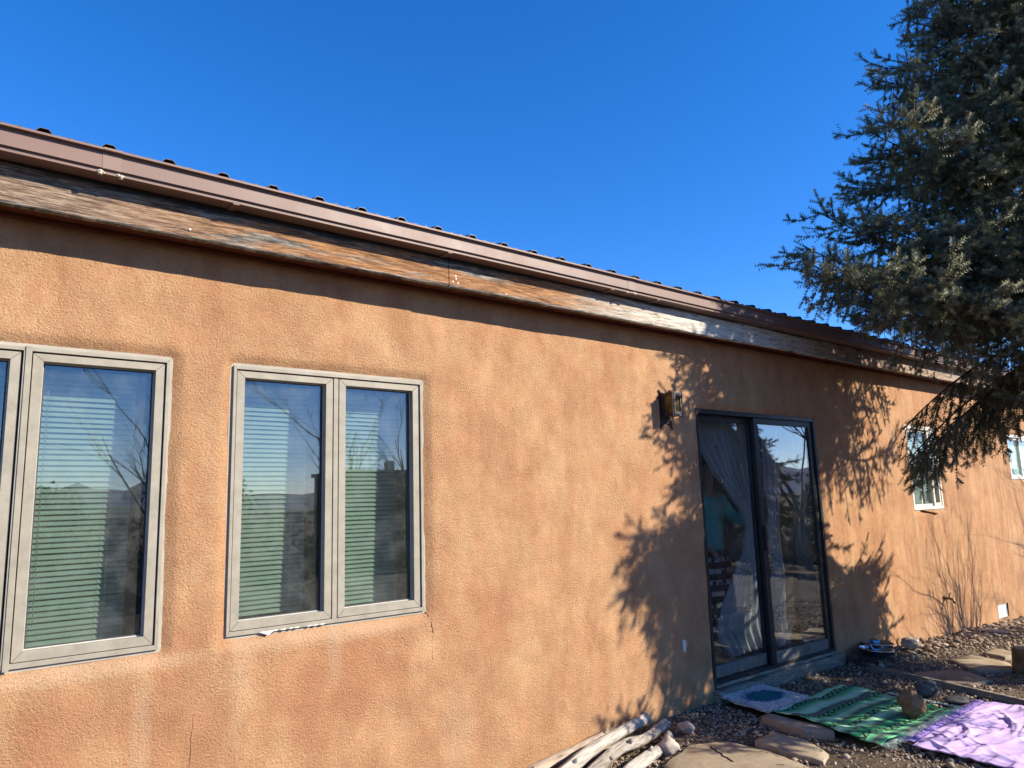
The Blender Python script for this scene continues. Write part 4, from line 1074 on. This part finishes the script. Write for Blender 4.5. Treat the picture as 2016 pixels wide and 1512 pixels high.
slabs = [[(3.30, 2.55), (3.42, 2.98), (3.80, 3.10), (4.02, 2.98), (4.04, 2.72), (3.95, 2.30), (3.5, 2.0)], [(4.02, 2.83), (4.26, 2.86), (4.36, 2.62), (4.27, 2.40), (4.10, 2.36)],
         [(6.95, 2.62), (7.25, 2.95), (7.56, 2.88), (7.45, 2.55), (7.2, 2.42)], [(7.72, 2.66), (7.82, 2.88), (8.10, 2.86), (8.0, 2.58)], [(6.30, 2.80), (6.55, 2.95), (6.9, 2.72), (6.7, 2.42), (6.4, 2.45)], [gA, gB, gC, gD], [(9.0, 2.70), (9.2, 3.0), (9.6, 2.9), (9.4, 2.55)], [rA, rB, rC, rD]]
def kp(x, y):
    r = np.ones(x.shape, bool)
    for s_ in slabs: r &= ~inpoly(x, y, s_)
    # gravel thins to bare dirt in patches
    pn = np.array([mnoise.noise(Vector((a*1.3, b_*1.3, 4))) for a, b_ in zip(x, y)])
    return r & (rng.random(x.shape) < np.where(pn > .12, .45, 1))
parts = [scatter(44000, (2.4, 8.0), (.6, 3.60), .004, .014, kp), scatter(17000, (8.0, 14), (.8, 3.60), .007, .024, kp), scatter(1000, (2.6, 12), (1.2, 3.55), .014, .030, kp), scatter(700, (6.6, 12), (3.2, 3.57), .02, .045, kp)]
V = []; F = []; o_ = 0
for v_, f_ in parts: V.append(v_); F.append(f_+o_); o_ += len(v_)
tag(mesh_obj('gravel', np.concatenate(V), np.concatenate(F), M['gravel'], None), 'loose tan gravel covering the yard along the wall', 'gravel', kind='stuff')

random.seed(77); q = MB()
for i in range(1500):
    x = random.uniform(2.8, 11); y = random.uniform(1.5, 3.56)
    if inpoly(np.array([x]), np.array([y]), [gA, gB, gC, gD])[0] or inpoly(np.array([x]), np.array([y]), [rA, rB, rC, rD])[0] or (y < 2.2 and x < 6.4): continue
    z = hgt(x, y)+.012; a = random.uniform(0, 6.28); L = random.uniform(.015, .06)
    if random.random() < .7: q.tube([(x, y, z), (x+math.cos(a)*L*.5, y+math.sin(a)*L*.5, z+random.uniform(0, .008)), (x+math.cos(a+.3)*L, y+math.sin(a+.3)*L, z-.002)], [.0016, .0014, .0008], 3, False)
    else:
        r_ = L*.3; q.add([(x, y, z), (x+math.cos(a)*r_, y+math.sin(a)*r_, z+.006), (x+math.cos(a+.8)*r_*1.6, y+math.sin(a+.8)*r_*1.6, z+.002), (x+math.cos(a+1.6)*r_, y+math.sin(a+1.6)*r_, z+.007)], [(0, 1, 2, 3)])
tag(q.build('leaf_litter', simple('litter', (.16, .105, .06), .95, 0, .4, 30, 0), None), 'dry needles, twigs and leaf scraps strewn over the gravel', 'litter', kind='stuff')

# ================================================================== SPRUCE
TX, TY, TH = 7.5, 1.85, 9.6
def crown_r(z): return .93*np.interp(z, [1.0, 1.8, 2.6, 3.3, 4.1, 4.8, 5.6, 6.4, 7.5, 9.4], [1.9, 2.2, 2.35, 2.30, 1.85, 1.42, 1.25, 1.05, .75, .1])
def build_spruce():
    random.seed(11)
    tree = thing('spruce_tree', 'tall blue-green spruce with drooping limbs standing in front of the house at the right', 'tree', (TX, TY, -.02))
    pts = [(TX+fbm(0, z, 0, 2, .3)*.08, TY+fbm(3, z, 0, 2, .3)*.08, z) for z in np.linspace(-.1, TH, 24)]
    MB().tube(pts, [max(.012, .17*(1-(p[2]/TH))**.8) for p in pts], 14, jit=.04).build('trunk', M['bark'], tree, True)
    limbs = []
    z = 1.35
    while z < 9.2:
        n = 7 if z < 6 else 6; a0 = random.uniform(0, 6.28)
        for k in range(n):
            az = a0+2*math.pi*k/n+random.uniform(-.25, .25)
            zz = z+random.uniform(-.08, .08)
            dx_, dy_ = math.cos(az), math.sin(az)
            zlow = 3.2 if dx_ > -.1 else 2.2 if dy_ < -.25 else 3.25
            if zz < zlow: continue
            L = float(crown_r(zz))*random.uniform(.74, 1.06)
            # blunter away from the sun side and near the wall
            if dx_ > .2: L *= .80
            if dx_ < -.5: L *= .84
            lim = (3.52-TY)/dy_ if dy_ > .05 else 9
            if zz > 3.4: lim = 9
            L = min(L, lim)
            limbs.append((zz, az, L, -.10 if zz > 4 else -.22))
        z += .22 if z < 6 else .27
    # long limbs reaching left along the gutter, and the hanging one in front of the far window
    for _ in range(14): limbs.append((random.uniform(1.45, 3.1), random.uniform(3.38, 3.76), random.uniform(1.45, 2.0), random.uniform(-.12, .03)))
    for _ in range(8): limbs.append((random.uniform(1.35, 1.95), random.uniform(-.5, .3), random.uniform(.8, 1.4), random.uniform(-.15, .05)))
    for _ in range(11): limbs.append((random.uniform(1.5, 2.6), random.uniform(-1.25, -.35), random.uniform(1.5, 2.15), random.uniform(-.15, .05)))
    for _ in range(4): limbs.append((random.uniform(1.3, 1.6), random.uniform(3.48, 3.7), random.uniform(2.1, 2.3), random.uniform(-.03, .05)))
    for (zz, az, L, dr) in ((3.15, 2.72, 2.42, -.03), (3.3, 2.62, 2.25, .0), (3.5, 2.55, 2.05, .08), (3.0, 2.85, 2.3, -.05), (4.1, 2.9, 1.75, .12), (4.25, 2.6, 1.6, .1), (3.0, 3.0, 1.9, -.1),
                            (2.6, 2.42, 1.35, -.35), (2.8, 2.2, 1.28, -.42), (2.5, 2.0, 1.15, -.5), (2.6, 2.62, 1.5, -.25)):
        limbs.append((zz, az, L, dr))
    S = []      # shoots: pos, dir, length
    tw = MB(); cones = []
    for li, (zz, az, L, droop) in enumerate(limbs):
        d_ = Vector((math.cos(az), math.sin(az), 0)); sd_ = Vector((-d_.y, d_.x, 0)); P = []
        n = max(5, int(L/.14)); wob = random.uniform(-.25, .25)
        hang = li >= len(limbs)-4
        for i in range(n+1):
            t = i/n; zc = zz+droop*L*t*(1 if hang else .9)+(.10*L*t**3)-(.12*L*math.sin(t*math.pi)*.5)
            if hang: zc = zz-.18*L*t-.42*L*t*t
            P.append(Vector((TX, TY, zc))+d_*(L*t)+sd_*(wob*L*.3*math.sin(t*2.2)))
        rad = [max(.006, .030*(L/2)*(1-i/n)**.8) for i in range(n+1)]
        MB().tube(P, rad, 6).build('branch', M['bark'], tree, True)
        # branchlets
        s0 = .22 if zz < 6 else .12
        step = .080; cum = [0]
        for i in range(n): cum.append(cum[-1]+(P[i+1]-P[i]).length)
        tot = cum[-1]; s_ = tot*s0
        while s_ <= tot:
            i = min(n-1, max(0, int(np.searchsorted(cum, s_)-1))); fr = (s_-cum[i])/max(1e-6, cum[i+1]-cum[i]); p = P[i].lerp(P[i+1], fr)
            tdir = (P[i+1]-P[i]).normalized(); t = s_/tot
            for side in (-1, 1):
                if random.random() < (.16 if not hang else .38): continue
                wp = random.random() < (.45 if zz > 2.9 else .6)
                bl = (.18+.42*math.sin(min(1, (1-t)*1.3+.12)*math.pi*.5))*random.uniform(.6, 1.15)*(1 if L > 1 else .75)
                bd = (tdir*random.uniform(.5, .9)+sd_*side*random.uniform(.6, 1)+Vector((0, 0, random.uniform(-.55, .22)))).normalized()
                if wp: bd = (bd+Vector((0, 0, -1.5))).normalized()
                if hang: bd = (tdir*.7+sd_*side*.5+Vector((0, 0, -.75))).normalized()
                m_ = max(2, int(bl/.085)); q_ = p.copy(); B = [q_]; dd = bd.copy()
                for k in range(m_):
                    dd = (dd+Vector((random.uniform(-.08, .08), random.uniform(-.08, .08), -.16 if hang or wp else -.03))).normalized()
                    if k == m_-1 and not wp: dd = (dd+Vector((0, 0, .4))).normalized()
                    q_ = q_+dd*(bl/m_); B.append(q_)
                if B[-1].y > 3.42 and B[-1].z < 3.15: continue
                tw.tube([B[0], B[len(B)//2], B[-1]], [.0045, .0035, .002], 3, False)
                if random.random() < .03 and zz > 3: cones.append(B[len(B)//2])
                for k in range(1, len(B)):
                    bdir = (B[k]-B[k-1]).normalized(); o1 = bdir.orthogonal().normalized(); o2 = bdir.cross(o1)
                    S.append((B[k-1], bdir, (B[k]-B[k-1]).length*1.15))
                    for _ in range(2 if wp or hang else 3):
                        a = random.uniform(0, 6.28); sdv = o1*math.cos(a)+o2*math.sin(a); sdv.z *= .6; sdv.z += (.15 if zz > 2.9 and not hang else -.1)
                        S.append((B[k-1].lerp(B[k], random.random()), (bdir*.75+sdv).normalized(), random.uniform(.06, .125)))
                S.append((B[-1], dd, random.uniform(.05, .08)))
            s_ += step*random.uniform(.7, 1.1)
        for k in range(2): S.append((P[-1], (P[-1]-P[-2]).normalized(), .10))
    pos = np.array([tuple(s[0]) for s in S]); dr = np.array([tuple(s[1]) for s in S]); ln = np.array([s[2] for s in S]); n = len(S)
    keep = ~((pos[:, 1] > 3.22) & (pos[:, 2] < 3.10) & (pos[:, 1] > 3.0)) & ~((pos[:, 1] > 3.1) & (pos[:, 2] < pos[:, 1]*.2+2.45))
    pos, dr, ln = pos[keep], dr[keep], ln[keep]; n = len(pos)
    print('shoots', n, 'limbs', len(limbs))
    ref = np.where(np.abs(dr[:, 2:3]) < .9, np.array([[0, 0, 1.]]), np.array([[1., 0, 0]]))
    u = np.cross(dr, ref); u /= np.linalg.norm(u, axis=1, keepdims=True); w_ = np.cross(dr, u)
    rings, per = 5, 5; V = np.zeros((n, rings*per*3, 3)); c = 0
    for r in range(rings):
        for k in range(per):
            a = 2*np.pi*(k+.5*(r % 2))/per+rng.uniform(-.3, .3, n); ca, sa = np.cos(a)[:, None], np.sin(a)[:, None]
            rad = u*ca+w_*sa; tan = -u*sa+w_*ca
            b0 = pos+dr*(ln*(r/rings))[:, None]; tip = b0+dr*(.011+.004*rng.random(n))[:, None]+rad*(.0215+.006*rng.random(n))[:, None]
            nl = .0046
            V[:, c] = b0-tan*nl; V[:, c+1] = b0+tan*nl+dr*.003; V[:, c+2] = tip; c += 3
    F = np.arange(n*rings*per*3).reshape(-1, 3)
    o = mesh_obj('foliage', V.reshape(-1, 3), F, M['needles'], tree); tag(o, kind='stuff')
    o = tw.build('twigs', M['twig'], tree); tag(o, kind='stuff')
    q = MB()
    for c_ in cones[:160]:
        q.tube([c_, c_+Vector((0, 0, -.02)), c_+Vector((0, 0, -.05)), c_+Vector((0, 0, -.07))], [.005, .014, .013, .004], 7, jit=.1)
    if cones: tag(q.build('cones', M['cone'], tree), kind='stuff')
build_spruce()

# ================================================================== BARE SHRUB (casts the fan of twigs on the far wall)
def bare(name, lab, base_, h, stems, spread, depth, r0, mat, seed, cat='shrub', weep=0, trunk=0):
    random.seed(seed); t = thing(name, lab, cat, base_)
    q = MB(); B = Vector(base_)
    def grow(p, d_, L, r, lv):
        n = 5; P = [p]; dd = d_.copy()
        for k in range(n):
            dd = (dd+Vector((random.gauss(0, .13), random.gauss(0, .13), random.gauss(0, .05)-weep*lv*.07))).normalized(); P.append(P[-1]+dd*L/n)
        q.tube(P, [r*(1-.65*k/n) for k in range(n+1)], 5 if lv < 2 else 3, False)
        if lv < depth:
            for k in range(random.randint(2, 4) if lv < 2 else random.randint(2, 3)):
                i = random.randint(1, n); s_ = Vector((random.uniform(-1, 1), random.uniform(-1, 1), random.uniform(-.2, .5)))
                grow(P[i], (dd+s_*.65).normalized(), L*random.uniform(.45, .75), r*.5, lv+1)
    p0 = B.copy()
    if trunk:
        P = [B+Vector((0, 0, -.1)), B+Vector((.05, 0, trunk*.5)), B+Vector((0, .05, trunk))]; MB().tube(P, [r0*2, r0*1.6, r0*1.4], 9).build('trunk', mat, t, True); p0 = P[-1]
    for s_ in range(stems):
        a = 2*math.pi*s_/stems+random.uniform(-.3, .3); e = random.uniform(.15, spread)
        grow(p0+Vector((math.cos(a)*.08, math.sin(a)*.08, 0)), Vector((math.cos(a)*e, math.sin(a)*e, 1)).normalized(), h*random.uniform(.5, .75), r0, 0)
    q.build('branches' if not trunk else 'crown', mat, t); return t
bare('bare_shrub', 'leafless many-stemmed shrub whose shadow fans out on the far wall', (10.15, 2.42, -.12), 1.7, 24, .32, 4, .015, M['bare_bark'], 4)
# trees and scrub of the yard behind the camera: they show in the window glass
bare('bare_tree', 'leafless young elm mirrored in the left half of the whole window', (9.3, -12.5, 0), 4.2, 6, .6, 4, .04, M['bare_bark'], 5, 'tree', 0, 1.0)
bare('bare_tree', 'leafless elm mirrored in the leftmost window', (4.6, -12.0, 0), 4.2, 6, .7, 4, .035, M['bare_bark'], 6, 'tree', 0, .9)
bare('bare_tree', 'weeping leafless willow mirrored in the right glass door pane', (16.8, -2.6, -.1), 4.6, 6, .8, 4, .040, M['bare_bark'], 8, 'tree', 1.0, 1.1)
bare('bare_tree', 'slender leafless tree mirrored at the edge of the glass door', (15.6, -1.0, -.1), 3.6, 4, .35, 4, .028, M['twig'], 9, 'tree', .4, 1.4)
bare('bare_tree', 'leafless tree beside the low shed behind the camera', (14.9, -17.0, 0), 4.4, 5, .8, 4, .04, M['bare_bark'], 10, 'tree', 0, 1.0)
def bush(name, lab, c, r, h, mat, seed, n=1500, cat='bush', leaf=.07):
    rg = np.random.default_rng(seed); d_ = rg.normal(size=(n, 3)); d_ /= np.linalg.norm(d_, axis=1, keepdims=True); rr = rg.random(n)**.4
    lump = np.array([1+.35*mnoise.noise(Vector(tuple(x*1.8+seed))) for x in d_])
    p = d_*(rr*lump)[:, None]*np.array([r, r, h/2])+np.array([c[0], c[1], c[2]+h/2])
    p[:, 2] = np.maximum(p[:, 2], c[2]+.02)
    a = rg.normal(size=(n, 3)); a /= np.linalg.norm(a, axis=1, keepdims=True); b_ = np.cross(a, rg.normal(size=(n, 3))); b_ /= np.linalg.norm(b_, axis=1, keepdims=True)
    V = np.stack([p-a*leaf, p+a*leaf, p+b_*leaf*1.6], 1).reshape(-1, 3)
    t = thing(name, lab, cat, c)
    o = mesh_obj('leaves', V, np.arange(n*3).reshape(-1, 3), mat, t)
    q = MB()
    for k in range(5):
        a_ = k*1.3; q.tube([c, (c[0]+math.cos(a_)*r*.3, c[1]+math.sin(a_)*r*.3, c[2]+h*.4), (c[0]+math.cos(a_)*r*.6, c[1]+math.sin(a_)*r*.6, c[2]+h*.7)], [.04, .025, .01], 5)
    q.build('stems', M['bark'], t)
B_ = [('round dark juniper mirrored low in the leftmost window', (2.2, -14, 0), 1.3, 2.3), ('taller juniper right of the first one, behind the camera', (6.4, -15.5, 0), 1.5, 2.9), ('juniper in front of the low shed', (12.2, -14.5, 0), 1.2, 1.9),
      ('broad juniper far out in the brush field', (26, -15, 0), 2.2, 3.0), ('lone juniper below the distant hills', (34, -9, 0), 2.4, 3.4), ('juniper beyond the willow', (24, -5, 0), 1.6, 2.4), ('low juniper left of the elm', (-1.5, -12, 0), 1.2, 1.8)]
for i, (lab, c, r, h) in enumerate(B_): bush('juniper_bush', lab, c, r, h, M['juniper'], 30+i, 2600)
# brush field
def field():
    n = 5200; rg = np.random.default_rng(3)
    ang = rg.uniform(-2.9, .25, n); dist = 6.5+95*rg.random(n)**1.9; x = 8+np.cos(ang)*dist; y = -2+np.sin(ang)*dist
    k = (y < -1.0) & (np.hypot(x, y) > 6.5) ; x, y = x[k], y[k]; n = len(x); V = []; m_ = 22
    s = rg.uniform(.15, .55, n)
    base_ = np.stack([x, y, np.sin(x*.05)*np.clip((-y-14)/40, 0, 1)*.8], -1)[:, None]
    d_ = rg.normal(size=(n, m_, 3)); d_[..., 2] = np.abs(d_[..., 2])+.5; d_ /= np.linalg.norm(d_, axis=2, keepdims=True)
    sd_ = np.cross(d_, rg.normal(size=(n, m_, 3))); sd_ /= np.linalg.norm(sd_, axis=2, keepdims=True)
    L = s[:, None, None]*rg.uniform(.6, 1.2, (n, m_, 1)); tip = base_+d_*L; w_ = .035
    V = np.stack([base_+d_*L*.2-sd_*w_, base_+d_*L*.2+sd_*w_, tip], 2).reshape(-1, 3)
    tag(mesh_obj('brush', V, np.arange(len(V)).reshape(-1, 3), M['brush'], None), 'dry grey-green brush and grass over the open field', 'brush', kind='stuff')
field()
# low flat-roofed shed behind the camera
sh = thing('low_shed', 'low brown flat-roofed adobe shed mirrored in the right half of the whole window', 'shed', (17.5, -19, 0))
MB().box((12.6, -21.5, -.2), (22, -18, 2.72)).build('wall', simple('dark_adobe', (.16, .10, .07), .95, 0, .15, 1, .3, .01), sh)
MB().box((12.5, -21.6, 2.721), (22.1, -17.9, 2.86)).build('parapet', simple('parapet', (.30, .25, .2), .9), sh)
MB().box((14.8, -19.6, 2.861), (15.1, -19.3, 3.3)).build('chimney', M['iron_light'], sh)
MB().box((16.5, -17.995, 0), (17.4, -17.96, 2.0)).build('door', M['iron'], sh)
# distant hills and mountains on the horizon behind the camera
def range_(name, dist, hmax, c, seed, a0, a1):
    n = 160; V = []; rows = [(-.0, 0), (.12, .35), (.2, .8), (.26, 1), (.36, .7), (.5, 0)]
    for i in range(n):
        a = a0+(a1-a0)*i/(n-1); r = .45+.55*abs(fbm(i*.045, seed, 0, 5, 1.0))*1.6; e = math.sin(math.pi*i/(n-1))**.4
        for (dd, hh) in rows:
            k = dist*(1+dd*.6); V.append((math.cos(a)*k, math.sin(a)*k, -3+hmax*hh*r*e*(1+.25*fbm(i*.2, dd*9, seed, 3, 1))))
    m_ = len(rows); f = [(i*m_+j, i*m_+j+1, (i+1)*m_+j+1, (i+1)*m_+j) for i in range(n-1) for j in range(m_-1)]
    o = mesh_obj(name, np.array(V), f, simple(name+'_slope', c, .95, 0, .2, .004, 0), None, True); tag(o, kind='structure')
range_('mountains', 4300, 210, (.10, .14, .24), 3, -2.6, .1)
range_('hills', 420, 8, (.13, .115, .085), 8, -2.9, .15)
print('scene built', len(bpy.data.objects))
